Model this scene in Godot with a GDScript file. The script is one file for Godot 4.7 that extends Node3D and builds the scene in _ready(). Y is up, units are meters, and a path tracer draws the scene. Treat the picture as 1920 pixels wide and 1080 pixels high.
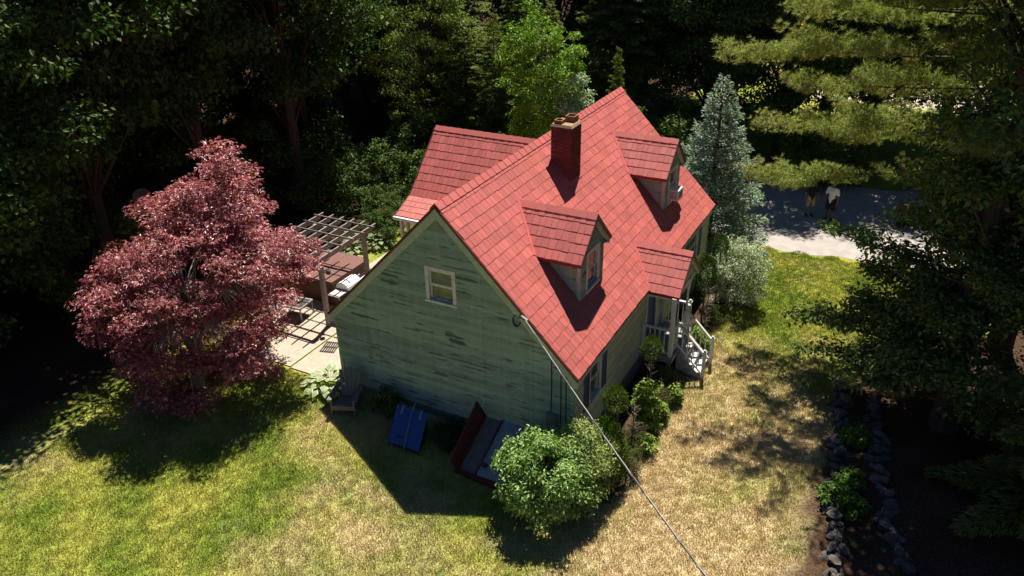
extends Node3D
# A red-roofed house in a forest clearing, seen from a drone. x runs along the ridge, +z is the front, y is up.

class Buf:
	var v := PackedVector3Array()
	var c := PackedColorArray()
	func tri(a: Vector3, b: Vector3, d: Vector3, k := Color.WHITE) -> void:
		v.append(a); v.append(b); v.append(d)
		c.append(k); c.append(k); c.append(k)
	func quad(a: Vector3, b: Vector3, d: Vector3, e: Vector3, k := Color.WHITE) -> void:
		tri(a, b, d, k); tri(a, d, e, k)
	func hexa(p: Array, k := Color.WHITE) -> void:   # p: four corners of one end, then the four of the other
		quad(p[3], p[2], p[1], p[0], k); quad(p[4], p[5], p[6], p[7], k)
		for i in 4:
			var j := (i + 1) % 4
			quad(p[i], p[j], p[j + 4], p[i + 4], k)
	func box(mn: Vector3, mx: Vector3, k := Color.WHITE) -> void:
		hexa([Vector3(mn.x, mn.y, mn.z), Vector3(mx.x, mn.y, mn.z), Vector3(mx.x, mx.y, mn.z), Vector3(mn.x, mx.y, mn.z), Vector3(mn.x, mn.y, mx.z), Vector3(mx.x, mn.y, mx.z), Vector3(mx.x, mx.y, mx.z), Vector3(mn.x, mx.y, mx.z)], k)
	func bar(a: Vector3, b: Vector3, w: float, h: float, up := Vector3.UP, k := Color.WHITE) -> void:   # a board from a to b
		var d := (b - a).normalized()
		var s := d.cross(up).normalized() * w * 0.5
		var u := s.cross(d).normalized() * h * 0.5
		hexa([a - s - u, a + s - u, a + s + u, a - s + u, b - s - u, b + s - u, b + s + u, b - s + u], k)
	func tube(pts: Array, rad: Array, sides := 6, k := Color.WHITE, cap := true) -> void:
		var rings := []
		for i in pts.size():
			var d: Vector3 = (pts[mini(i + 1, pts.size() - 1)] - pts[maxi(i - 1, 0)]).normalized()
			var s := d.cross(Vector3(0.31, 0.2, 0.93) if absf(d.y) > 0.8 else Vector3.UP).normalized()
			var t := s.cross(d)
			var ring := []
			for j in sides:
				var a := TAU * j / sides
				ring.append(pts[i] + (s * cos(a) + t * sin(a)) * rad[i])
			rings.append(ring)
		for i in rings.size() - 1:
			for j in sides:
				var n := (j + 1) % sides
				quad(rings[i][j], rings[i][n], rings[i + 1][n], rings[i + 1][j], k)
		if cap:
			for e in [0, rings.size() - 1]:
				for j in range(1, sides - 1):
					tri(rings[e][0], rings[e][j], rings[e][j + 1], k)
	func lathe(at: Vector3, prof: Array, sides := 10, k := Color.WHITE) -> void:   # prof: Vector2(radius, height)
		for i in prof.size() - 1:
			for j in sides:
				var a := TAU * j / sides
				var b := TAU * (j + 1) / sides
				var p: Vector2 = prof[i]
				var q: Vector2 = prof[i + 1]
				quad(at + Vector3(cos(a) * p.x, p.y, sin(a) * p.x), at + Vector3(cos(b) * p.x, p.y, sin(b) * p.x), at + Vector3(cos(b) * q.x, q.y, sin(b) * q.x), at + Vector3(cos(a) * q.x, q.y, sin(a) * q.x), k)
	func leaf(p: Vector3, d: Vector3, n: Vector3, l: float, w: float, k: Color) -> void:   # a folded leaf: two faces
		var s := d.cross(n) * (w * 0.5)
		var m := p + d * (l * 0.45) + n * (w * 0.16)
		var t := p + d * l - n * (l * 0.1)
		v.append(p); v.append(m + s); v.append(t)
		v.append(p); v.append(t); v.append(m - s)
		for i in 6:
			c.append(k)

var rg := RandomNumberGenerator.new()
var units := PackedVector3Array()
var ui := 0
var M := {}
var count := {}

func rf(a := 0.0, b := 1.0) -> float:
	return rg.randf_range(a, b)

func rv() -> Vector3:
	ui = (ui + 1 + (rg.randi() & 7)) & 4095
	return units[ui]

func mesh_of(b: Buf, smooth := false) -> ArrayMesh:
	if smooth:
		var st := SurfaceTool.new()
		st.begin(Mesh.PRIMITIVE_TRIANGLES)
		st.set_smooth_group(0)
		for i in b.v.size():
			st.set_color(b.c[i])
			st.add_vertex(b.v[i])
		st.generate_normals()
		return st.commit()
	var a := []
	a.resize(Mesh.ARRAY_MAX)
	a[Mesh.ARRAY_VERTEX] = b.v
	a[Mesh.ARRAY_COLOR] = b.c
	var m := ArrayMesh.new()
	m.add_surface_from_arrays(Mesh.PRIMITIVE_TRIANGLES, a)
	return m

func put(m: Mesh, called: String, mat: Material, parent: Node) -> MeshInstance3D:
	var o := MeshInstance3D.new()
	o.mesh = m
	o.material_override = mat
	o.name = numbered(called) if parent == self else called
	parent.add_child(o, true)
	return o

func mk(b: Buf, called: String, mat: Material, parent: Node = self, smooth := false) -> MeshInstance3D:
	return put(mesh_of(b, smooth), called, mat, parent)

func numbered(called: String) -> String:
	count[called] = count.get(called, 0) + 1
	return called if count[called] == 1 else "%s_%03d" % [called, count[called] - 1]

func tag(o: Node, label: String, category: String, group := "") -> Node:
	o.set_meta("label", label)
	o.set_meta("category", category)
	if group:
		o.set_meta("group", group)
	return o

func thing(called: String, label: String, category: String, at := Vector3.ZERO, turn := 0.0, group := "") -> Node3D:
	var o := Node3D.new()
	o.name = numbered(called)
	add_child(o)
	o.position = at
	o.rotation.y = turn
	tag(o, label, category, group)
	return o

func part(called: String, parent: Node) -> Node3D:
	var o := Node3D.new()
	o.name = called
	parent.add_child(o, true)
	return o

func copy(src: Node3D, at: Vector3, turn: float, size: Vector3, label: String, group := "") -> Node3D:
	var r: Node3D = src.duplicate()
	r.name = numbered(String(src.name).rstrip("_0123456789"))
	add_child(r)
	r.position = at
	r.rotation.y = turn
	r.scale = size
	r.set_meta("label", label)
	if group:
		r.set_meta("group", group)
	return r

func structure(o: Node) -> Node:
	o.set_meta("kind", "structure")
	return o

# ---------- materials ----------
func lin(r: float, g: float, b: float) -> Color:
	return Color(r, g, b).linear_to_srgb()

func mat(col: Color, rough := 0.8, tex: Texture2D = null, per_metre := 1.0, bump := 0.0, metal := 0.0) -> StandardMaterial3D:
	var m := StandardMaterial3D.new()
	m.albedo_color = col
	m.roughness = rough
	m.metallic = metal
	if tex:
		m.albedo_texture = tex
		m.uv1_triplanar = true
		m.uv1_world_triplanar = true
		m.uv1_scale = Vector3.ONE * per_metre
		if bump > 0.0:
			m.heightmap_enabled = true
			m.heightmap_texture = tex
			m.heightmap_scale = bump
	return m

func leafmat(rough: float, back: Color, spec := 0.5) -> StandardMaterial3D:
	var m := StandardMaterial3D.new()
	m.vertex_color_use_as_albedo = true
	m.roughness = rough
	m.metallic_specular = spec
	m.backlight_enabled = true
	m.backlight = back.linear_to_srgb()
	return m

func noise_tex(size: int, freq: float, lo: float, hi: float, sd: int, octaves := 4, stretch := 1.0, gain := 1.0) -> ImageTexture:
	var f := FastNoiseLite.new()
	f.seed = sd
	f.frequency = freq
	f.fractal_octaves = octaves
	f.noise_type = FastNoiseLite.TYPE_SIMPLEX_SMOOTH
	var img: Image
	if stretch == 1.0:
		img = f.get_seamless_image(size, size)
	else:
		img = f.get_seamless_image(int(size / stretch), size)
		img.resize(size, size, Image.INTERPOLATE_CUBIC)
	img.convert(Image.FORMAT_L8)
	var d := img.get_data()
	for i in d.size():
		d[i] = int(pow(clampf(lo + (hi - lo) * clampf((d[i] / 255.0 - 0.5) * gain + 0.5, 0.0, 1.0), 0.0, 1.0), 0.4545) * 255.0)
	return ImageTexture.create_from_image(Image.create_from_data(size, size, false, Image.FORMAT_L8, d))

func clapboard_tex(sd: int, worn: float, less := 0.0) -> ImageTexture:   # peeled, weathered paint streaks and painted lap shade that follow the boards: 48 boards of 16 pixels
	var n := 768
	var f := FastNoiseLite.new()
	f.seed = sd
	f.frequency = 0.02
	f.fractal_octaves = 4
	var g := FastNoiseLite.new()
	g.seed = sd + 4
	g.frequency = 0.006
	g.fractal_octaves = 3
	var img := Image.create(n, n, false, Image.FORMAT_RGB8)
	for y in n:
		var row := y / 16
		var inside := 1.0 - (y % 16) / 16.0   # 0 at a board's lower edge
		var tone := f.get_noise_2d(row * 977.0, 77.0) * 0.22
		for x in n:
			var streak := f.get_noise_2d(x * 0.26 + row * 377.0, row * 91.0 + inside * 4.0)
			var where := g.get_noise_2d(x * 0.8, y * 1.6)
			var fine := f.get_noise_2d(x * 2.0 + 900.0 + row * 31.0, y * 9.0)
			var s := 0.93 + fine * 0.10 + where * 0.10 + f.get_noise_2d(row * 57.0, x * 0.1) * 0.09 + tone
			var edge := f.get_noise_2d(x * 0.3 + row * 211.0, 5000.0 + inside * 3.0)  # darkens lower edges: worn paint, plus painted shade lines of the laps
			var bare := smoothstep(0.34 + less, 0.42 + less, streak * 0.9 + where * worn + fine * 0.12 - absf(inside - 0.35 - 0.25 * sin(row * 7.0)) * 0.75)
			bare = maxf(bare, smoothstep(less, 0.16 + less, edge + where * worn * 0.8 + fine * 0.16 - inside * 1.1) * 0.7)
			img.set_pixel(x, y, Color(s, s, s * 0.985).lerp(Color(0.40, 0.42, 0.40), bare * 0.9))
	return ImageTexture.create_from_image(img)

func make_materials() -> void:
	var grain := noise_tex(512, 0.09, 0.62, 1.0, 1, 5)
	var speck := noise_tex(512, 0.22, 0.68, 1.0, 2, 3, 1.0, 1.5)
	var cloudy := noise_tex(512, 0.012, 0.7, 1.0, 3, 5)
	var wood := noise_tex(512, 0.03, 0.55, 1.0, 4, 5, 6.0)
	var dirt := noise_tex(512, 0.05, 0.35, 1.0, 6, 6, 1.0, 1.4)
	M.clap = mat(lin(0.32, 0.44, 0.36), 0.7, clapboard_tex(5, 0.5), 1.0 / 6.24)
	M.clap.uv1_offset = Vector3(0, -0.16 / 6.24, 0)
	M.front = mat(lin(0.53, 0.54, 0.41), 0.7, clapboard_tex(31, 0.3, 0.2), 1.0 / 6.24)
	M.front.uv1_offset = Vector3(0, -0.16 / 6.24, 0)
	M.sheath = mat(lin(0.2, 0.22, 0.18), 0.9)
	M.trim = mat(lin(0.45, 0.53, 0.45), 0.6, cloudy, 0.6)
	M.white = mat(lin(0.70, 0.70, 0.68), 0.5, cloudy, 0.9)
	M.whitewash = mat(lin(0.62, 0.63, 0.64), 0.6, grain, 1.1)
	M.roofs = []
	for t in [1.06, 0.99, 1.13, 1.03]:
		M.roofs.append(mat(lin(0.55 * t, 0.138 * t, 0.125 * t), 0.55, speck, 1.3, 0.1))
	for m in M.roofs:
		m.vertex_color_use_as_albedo = true
	M.roofbase = mat(lin(0.22, 0.022, 0.026), 0.8)
	M.rededge = mat(lin(0.10, 0.016, 0.016), 0.5)
	M.flash = mat(lin(0.6, 0.12, 0.12), 0.5, cloudy, 0.7)
	M.bricks = []
	for t in [Color(0.17, 0.032, 0.028), Color(0.13, 0.025, 0.024), Color(0.21, 0.045, 0.036), Color(0.15, 0.038, 0.032)]:
		M.bricks.append(mat(t.linear_to_srgb(), 0.9, grain, 3.0, 0.3))
	M.mortar = mat(lin(0.42, 0.25, 0.21), 0.95, grain, 3.0)
	M.clay = mat(lin(0.42, 0.17, 0.07), 0.85, dirt, 2.0)
	M.crown = mat(lin(0.42, 0.27, 0.16), 0.9, dirt, 1.7)
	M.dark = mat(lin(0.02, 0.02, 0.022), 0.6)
	M.black = mat(lin(0.012, 0.012, 0.013), 0.45)
	M.concrete = mat(lin(0.47, 0.39, 0.32), 0.9, cloudy, 0.5, 0.2)
	M.found = mat(lin(0.25, 0.26, 0.26), 0.9, dirt, 0.8)
	M.asphalt = mat(lin(0.37, 0.34, 0.325), 0.92, noise_tex(512, 0.012, 0.78, 1.0, 8, 6, 1.0, 1.2), 0.22)
	M.deck = mat(lin(0.28, 0.29, 0.32), 0.6, wood, 0.8)
	M.oldwood = mat(lin(0.32, 0.29, 0.27), 0.85, wood, 0.9, 0.3)
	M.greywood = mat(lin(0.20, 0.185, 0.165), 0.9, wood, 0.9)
	M.shutter = mat(lin(0.02, 0.075, 0.18), 0.55)
	M.blue = mat(lin(0.014, 0.10, 0.38), 0.5, dirt, 0.7)
	M.maroon = mat(lin(0.16, 0.027, 0.028), 0.6, dirt, 0.6)
	M.hatch = mat(lin(0.25, 0.30, 0.35), 0.6, cloudy, 0.5)
	M.tub = mat(lin(0.12, 0.035, 0.025), 0.55, wood, 0.7)
	M.tubcover = mat(lin(0.17, 0.07, 0.06), 0.5, cloudy, 0.9)
	M.enamel = mat(lin(0.75, 0.76, 0.78), 0.3)
	M.metal = mat(lin(0.30, 0.31, 0.32), 0.4, null, 1.0, 0.0, 0.6)
	M.cable = mat(lin(0.46, 0.46, 0.47), 0.45, null, 1.0, 0.0, 0.3)
	M.room = mat(lin(0.10, 0.095, 0.065), 0.9, cloudy, 0.7)
	M.glass = mat(Color(0.9, 0.95, 0.95, 0.12), 0.04)
	M.glass.transparency = BaseMaterial3D.TRANSPARENCY_ALPHA
	M.stones = []
	for t in [Color(0.15, 0.135, 0.125), Color(0.10, 0.095, 0.09), Color(0.21, 0.185, 0.17)]:
		M.stones.append(mat(t.linear_to_srgb(), 0.95, dirt, 1.6, 0.6))
	M.bark = mat(lin(0.10, 0.075, 0.06), 0.95, dirt, 1.2, 1.5)
	M.pinebark = mat(lin(0.13, 0.075, 0.06), 0.95, dirt, 1.0, 1.5)
	M.palebark = mat(lin(0.34, 0.32, 0.30), 0.9, dirt, 0.9, 0.6)
	M.twig = mat(lin(0.15, 0.115, 0.10), 0.95)
	M.leaf = leafmat(0.58, Color(0.4, 0.55, 0.14), 0.35)
	M.gloss = leafmat(0.5, Color(0.4, 0.55, 0.15), 0.45)
	M.red = leafmat(0.4, Color(0.5, 0.16, 0.15), 0.6)
	M.needle = leafmat(0.55, Color(0.5, 0.62, 0.22))
	M.wood = leafmat(0.6, Color(0.35, 0.5, 0.12), 0.35)
	M.ground = StandardMaterial3D.new()
	M.ground.vertex_color_use_as_albedo = true
	M.ground.roughness = 1.0
	M.ground.metallic_specular = 0.1
	M.ground.albedo_texture = dirt
	M.ground.uv1_triplanar = true
	M.ground.uv1_world_triplanar = true
	M.ground.uv1_scale = Vector3.ONE * 0.45
	M.grass = leafmat(0.7, Color(0.03, 0.035, 0.008), 0.25)

# ---------- ground ----------
var n_a := FastNoiseLite.new()
var n_b := FastNoiseLite.new()

func gy(_x: float, z: float) -> float:
	var t := clampf((z + 3.5) / 8.0, 0.0, 1.0)
	return -0.5 * t * t * (3.0 - 2.0 * t)

func at_ground(x: float, z: float, up := 0.0) -> Vector3:
	return Vector3(x, gy(x, z) + up, z)

func drive_edge(z: float) -> float:   # the driveway's near edge
	return 16.1 + 0.012 * (z - 4.0) * (z - 4.0) + (0.35 * (4.0 - z) if z < 4.0 else 0.0)

func is_lawn(x: float, z: float) -> float:   # 1 lawn, 0 bare forest floor, and soil standing in for shaded lawn
	var w := n_a.get_noise_2d(x * 3.0, z * 3.0) * 0.7
	var right := 9.2 if x < 7.5 else 9.2 + minf((x - 7.5) * 0.9, 4.5)
	var a := smoothstep(0.5, -0.4, z - right + w)
	var left := smoothstep(-11.0, -9.2, z + w)  # soil edge pulled in, so its dark brown paints the shade on the lawn
	var back := smoothstep(11.5, 9.5, x + w) if z < -4.0 else 1.0
	var bed := 1.0
	if x > -0.8 and x < 12.4 and z > 3.5 and z < 6.0:   # planting bed along the front wall
		bed = smoothstep(0.25, -0.15, 5.25 - z + w * 0.5) if absf(x - 5.7) > 0.1 else 1.0
	var yard := 1.0 if z > -9.3 + w or x < -0.8 + w else 0.0  # soil behind the patio; its dark colour also carries the shade there
	return a * left * back * bed * yard

func dryness(x: float, z: float) -> float:
	var d := 0.31 + n_a.get_noise_2d(x * 1.2, z * 1.2) * 0.55 + n_b.get_noise_2d(x * 2.0, z * 2.0) * 0.35
	d += 0.52 * smoothstep(3.6, 6.4, z) * smoothstep(9.0, 5.5, x)
	d += 0.22 * exp(-((x + 4.3) ** 2 + (z - 1.5) ** 2) / 6.0)
	d -= 0.25 * exp(-((x + 7.5) ** 2 + (z + 4.0) ** 2) / 9.0)
	d -= 0.35 * smoothstep(8.5, 11.0, x) + 0.2 * smoothstep(-2.5, -4.0, z)
	return clampf(d, 0.0, 1.0)

func grass_color(x: float, z: float, r: float) -> Color:
	var d := clampf(dryness(x, z) + (r - 0.5) * 0.5, 0.0, 1.0)
	var g := Color(0.19, 0.27, 0.035).lerp(Color(0.44, 0.44, 0.095), clampf(n_b.get_noise_2d(x * 1.1 + 50.0, z * 1.1) + 0.5 + (r - 0.5) * 0.5, 0.0, 1.0))
	g *= 1.0 + 0.35 * n_b.get_noise_2d(x * 9.0, z * 9.0)
	return g.lerp(Color(0.62, 0.49, 0.28), d * d * (3.0 - 2.0 * d))

func build_ground() -> void:
	var b := Buf.new()
	var xs := []
	var zs := []
	var x := -40.0
	while x < 110.0:
		xs.append(x); x += 0.3 if x > -12.0 and x < 20.0 else (1.5 if x > -20.0 and x < 45.0 else 8.0)
	var z := -110.0
	while z < 70.0:
		zs.append(z); z += 0.3 if z > -14.0 and z < 15.0 else (1.5 if z > -45.0 and z < 25.0 else 8.0)
	var cols := []
	for i in xs.size():
		var row := PackedColorArray()
		for j in zs.size():
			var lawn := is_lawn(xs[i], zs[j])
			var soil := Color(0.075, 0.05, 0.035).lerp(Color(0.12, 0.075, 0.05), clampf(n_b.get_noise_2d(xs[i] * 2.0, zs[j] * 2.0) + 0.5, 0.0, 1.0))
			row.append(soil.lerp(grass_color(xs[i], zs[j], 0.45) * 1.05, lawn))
		cols.append(row)
	for i in xs.size() - 1:
		for j in zs.size() - 1:
			var p := [at_ground(xs[i], zs[j]), at_ground(xs[i + 1], zs[j]), at_ground(xs[i + 1], zs[j + 1]), at_ground(xs[i], zs[j + 1])]
			var k := [cols[i][j], cols[i + 1][j], cols[i + 1][j + 1], cols[i][j + 1]]
			for t in [0, 1, 2, 0, 2, 3]:
				b.v.append(p[t]); b.c.append(k[t])
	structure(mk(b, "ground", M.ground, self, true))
	# driveway: a sheet 4 mm above the ground, wider towards the right where it reaches the road
	b = Buf.new()
	var steps := []
	z = -2.0
	while z <= 40.0:
		steps.append(z); z += 1.0
	for i in steps.size() - 1:
		for j in 6:
			var q := []
			for e in [[i, j], [i, j + 1], [i + 1, j + 1], [i + 1, j]]:
				var zz: float = steps[e[0]]
				var x0 := drive_edge(zz) + 0.12 * sin(zz * 1.7) + 0.08 * sin(zz * 4.1)
				var x1 := 25.0 + maxf(0.0, (zz - 9.0)) * 0.5
				q.append(at_ground(lerpf(x0, x1, e[1] / 6.0), zz, 0.006))
			b.quad(q[0], q[1], q[2], q[3])
	structure(mk(b, "driveway", M.asphalt, self, true))
	# the road beyond the far trees
	b = Buf.new()
	for i in 20:
		var z0 := -2.0 + i * 3.0
		b.quad(at_ground(41.0, z0, 0.006), at_ground(50.0, z0, 0.006), at_ground(50.0, z0 + 3.0, 0.006), at_ground(41.0, z0 + 3.0, 0.006))
	structure(mk(b, "road", M.concrete, self))
	# patio of separate concrete slabs
	var patio := part("patio", self)
	structure(patio)
	var slabs := [Rect2(-0.1, -5.7, 2.0, 1.95), Rect2(-0.05, -7.3, 1.95, 1.55), Rect2(1.95, -5.7, 2.6, 1.95), Rect2(1.95, -7.3, 2.6, 1.55), Rect2(4.6, -5.7, 1.9, 1.95), Rect2(4.6, -7.3, 1.9, 1.55), Rect2(0.6, -9.2, 1.9, 1.85), Rect2(2.55, -9.2, 2.0, 1.85), Rect2(4.6, -9.2, 1.9, 1.85), Rect2(6.55, -7.9, 2.6, 1.6)]
	for s in slabs:
		b = Buf.new()
		var r: Rect2 = s
		b.box(Vector3(r.position.x, -0.08, r.position.y), Vector3(r.end.x - 0.02, 0.035 + rf(0, 0.006), r.end.y - 0.02))
		mk(b, "slab", M.concrete, patio)
	# grass
	var tuft := Buf.new()
	for i in 7:
		var a := rf(0, TAU)
		var root := Vector3(rf(-0.05, 0.05), 0, rf(-0.05, 0.05))
		var lean := Vector3(cos(a), 0, sin(a)) * rf(0.01, 0.045)
		var side := Vector3(-sin(a), 0, cos(a)) * 0.006
		var tip := root + lean + Vector3(0, rf(0.02, 0.07), 0)
		tuft.tri(root - side, root + side, tip)
	var spots := []
	var tints := PackedColorArray()
	var tries := 0
	while tries < 330000:
		tries += 1
		var gx := rf(-11.0, 16.5)
		var gz := rf(-9.0, 12.5)
		if gx > -0.15 and gx < 12.5 and gz > -4.8 and gz < 3.8:
			continue
		if gz < -4.0 and gx > -0.2:
			continue
		if gx > drive_edge(gz) - 0.1 + 0.2 * sin(gz * 5.0) or is_lawn(gx, gz) < rf(0.2, 0.8):
			continue
		if gz - 10.0 > (gx + 9.3) * 1.05 or gx < -10.5 + absf(gz) * 0.1 or gx + 6.0 < (gz - 6.0) * 0.9:
			continue
		spots.append(Vector3(gx, gy(gx, gz), gz))
		tints.append(grass_color(gx, gz, rg.randf()))
	var mm := MultiMesh.new()
	mm.transform_format = MultiMesh.TRANSFORM_3D
	mm.use_colors = true
	mm.mesh = mesh_of(tuft)
	mm.instance_count = spots.size()
	for i in spots.size():
		var s := rf(0.7, 1.25) * (1.0 + 0.5 * n_b.get_noise_2d(spots[i].x * 7.0, spots[i].z * 7.0))
		mm.set_instance_transform(i, Transform3D(Basis(Vector3.UP, rf(0, TAU)).scaled(Vector3(s, s, s)), spots[i]))
		mm.set_instance_color(i, tints[i])
	var gi := MultiMeshInstance3D.new()
	gi.multimesh = mm
	gi.material_override = M.grass
	gi.name = "lawn_grass"
	gi.set_meta("kind", "stuff")
	tag(gi, "short mown lawn grass, green with straw coloured dry patches", "grass")
	add_child(gi)

# ---------- house ----------
const HL := 12.3      # length along the ridge
const HW := 3.66      # half width of the walls
const HE := 3.83      # half width at the eaves
const EY := 2.47      # eave height
const RY := 6.365     # ridge height
const K := 1.0157     # roof pitch
var house: Node3D

func mbox(mp: Callable, u0: float, u1: float, y0: float, y1: float, d0: float, d1: float) -> Buf:
	var b := Buf.new()
	var p := []
	for d in [d0, d1]:
		for e in [[u0, y0], [u1, y0], [u1, y1], [u0, y1]]:
			p.append(mp.call(e[0], e[1], d))
	b.hexa(p)
	return b

func siding(parent: Node, m: Material, mp: Callable, lo: Callable, hi: Callable, y0: float, y1: float, ex: float, holes: Array) -> void:
	var y := y0
	while y < y1 - 0.02:
		var t := minf(y + ex, y1)
		var mid := (y + t) * 0.5
		var segs := [[lo.call(y), hi.call(y), lo.call(t), hi.call(t)]]
		for h in holes:
			var r: Rect2 = h
			if mid > r.position.y and mid < r.end.y:
				var nx := []
				for s in segs:
					if r.end.x <= s[0] or r.position.x >= s[1]:
						nx.append(s)
					else:
						if r.position.x > s[0] + 0.02:
							nx.append([s[0], r.position.x, s[2], r.position.x])
						if r.end.x < s[1] - 0.02:
							nx.append([r.end.x, s[1], r.end.x, s[3]])
				segs = nx
		for s in segs:
			var b := Buf.new()
			var o := rf(-0.002, 0.002)
			b.hexa([mp.call(s[0], y, 0.0), mp.call(s[1], y, 0.0), mp.call(s[1], y, 0.042 + o), mp.call(s[0], y, 0.042 + o), mp.call(s[2], t + 0.008, 0.0), mp.call(s[3], t + 0.008, 0.0), mp.call(s[3], t + 0.008, 0.006), mp.call(s[2], t + 0.008, 0.006)])
			mk(b, "clapboard", m, parent)
		y = t

func window_pieces(parent: Node, mp: Callable, u0: float, u1: float, y0: float, y1: float, casing := 0.09, shade := 0.0) -> void:
	# u0..y1: the opening inside the casing
	mk(mbox(mp, u0 - casing, u1 + casing, y1, y1 + casing, 0.0, 0.045), "frame", M.white, parent)
	mk(mbox(mp, u0 - casing - 0.03, u1 + casing + 0.03, y0 - 0.06, y0, 0.0, 0.075), "sill", M.white, parent)
	mk(mbox(mp, u0 - casing, u0, y0, y1, 0.0, 0.045), "frame", M.white, parent)
	mk(mbox(mp, u1, u1 + casing, y0, y1, 0.0, 0.045), "frame", M.white, parent)
	var ym := (y0 + y1) * 0.5
	for half in [[y0, ym, -0.03], [ym, y1, 0.0]]:
		var d: float = half[2]
		var s := 0.045
		var sash := part("sash", parent) if parent == house else parent
		mk(mbox(mp, u0, u1, half[0], half[0] + s, d - 0.04, d - 0.005), "rail", M.white, sash)
		mk(mbox(mp, u0, u1, half[1] - s, half[1], d - 0.04, d - 0.005), "rail", M.white, sash)
		mk(mbox(mp, u0, u0 + s, half[0] + s, half[1] - s, d - 0.04, d - 0.005), "stile", M.white, sash)
		mk(mbox(mp, u1 - s, u1, half[0] + s, half[1] - s, d - 0.04, d - 0.005), "stile", M.white, sash)
		var g := Buf.new()
		g.quad(mp.call(u0 + s, half[0] + s, d - 0.02), mp.call(u1 - s, half[0] + s, d - 0.02), mp.call(u1 - s, half[1] - s, d - 0.02), mp.call(u0 + s, half[1] - s, d - 0.02))
		mk(g, "pane", M.glass, sash)
	if shade > 0.0:   # a roller blind pulled part of the way down inside
		mk(mbox(mp, u0 + 0.02, u1 - 0.02, y1 - (y1 - y0) * shade, y1 - 0.02, -0.16, -0.15), "blind", M.room, parent)

func lay_roof(parent: Node, o: Vector3, u: Vector3, n: Vector3, length: float, slope: float, ex: float, sw := 0.19) -> void:
	# stone-coated steel panels in courses, o: eave corner, u along the eave, local z runs down the slope
	var basis := Basis(u, n, u.cross(n))
	var rows := int(ceil(slope / ex - 0.15))
	for i in rows:
		var z0 := -i * ex
		var z1 := -minf((i + 1) * ex + 0.025, slope)
		var a := -fposmod(i * 0.43 + rf(0, 0.12), 1.0) * sw * 5.0
		while a < length - 0.01:
			var e := minf(a + sw * 5.0, length)
			if e > 0.04:
				var b := Buf.new()
				var s := maxf(a, 0.0)
				b.quad(Vector3(s, 0.003, z0 + 0.004), Vector3(e, 0.003, z0 + 0.004), Vector3(e, 0.003, z1), Vector3(s, 0.003, z1), Color.WHITE)
				var p := a
				while p < e - 0.005:
					var w := minf(sw * rf(0.8, 1.2), e - p)
					if e - p - w < 0.06:
						w = e - p
					var l := maxf(p, 0.0) + 0.0045
					var r := p + w - 0.0045
					if r > l + 0.01:
						var zf := z0 + rf(-0.012, 0.006)
						var h := 0.017 + rf(-0.003, 0.004)
						var tn := rf(0.80, 1.0) * Color(1, 1, 1)
						tn.a = 1.0
						var q := [Vector3(l, h, zf), Vector3(r, h, zf), Vector3(r, 0.006, z1), Vector3(l, 0.006, z1), Vector3(l, -0.002, zf), Vector3(r, -0.002, zf)]
						b.quad(q[0], q[1], q[2], q[3], tn)
						b.quad(q[4], q[5], q[1], q[0], tn)
						b.tri(q[4], q[0], q[3], tn); b.tri(q[5], q[2], q[1], tn)
					p += w
				var m := mk(b, "roof_panel", M.roofs[rg.randi() % 4], parent)
				m.transform = Transform3D(basis, o)
			a += sw * 5.0

func ridge_caps(parent: Node, a: Vector3, b: Vector3, side: Vector3, drop: float, step := 0.31, w := 0.15) -> void:
	var d := (b - a).normalized()
	var s := side.normalized()
	var n := int((b - a).length() / step)
	for i in n:
		var p := a + (b - a) * (float(i) / n)
		var q := a + (b - a) * ((i + 1.0) / n)
		var h0 := Vector3.UP * 0.055
		var h1 := Vector3.UP * 0.04
		var c := Buf.new()
		q -= d * 0.006
		for sg in [-1.0, 1.0]:
			var e: Vector3 = s * sg * w + Vector3.DOWN * w * drop
			c.quad(p + h0, q + h1, q + e + h1, p + e + h0)
			c.quad(p + e + h0, q + e + h1, q + e, p + e)
			c.tri(p + h0, p + e + h0, p)
			c.tri(p + e + h0, p + e, p)
		mk(c, "ridge_cap", M.roofs[rg.randi() % 4], parent)

func poly_wall(pts: Array, mp: Callable, d0: float, d1: float) -> Buf:   # pts: Vector2(u, y), convex
	var b := Buf.new()
	for i in range(1, pts.size() - 1):
		for d in [d0, d1]:
			b.tri(mp.call(pts[0].x, pts[0].y, d), mp.call(pts[i].x, pts[i].y, d), mp.call(pts[i + 1].x, pts[i + 1].y, d))
	for i in pts.size():
		var j := (i + 1) % pts.size()
		b.quad(mp.call(pts[i].x, pts[i].y, d0), mp.call(pts[j].x, pts[j].y, d0), mp.call(pts[j].x, pts[j].y, d1), mp.call(pts[i].x, pts[i].y, d1))
	return b

func slab(p: Array, down: Vector3) -> Buf:   # a plate: four corners and its thickness
	var b := Buf.new()
	b.hexa([p[0], p[1], p[2], p[3], p[0] + down, p[1] + down, p[2] + down, p[3] + down])
	return b

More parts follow.
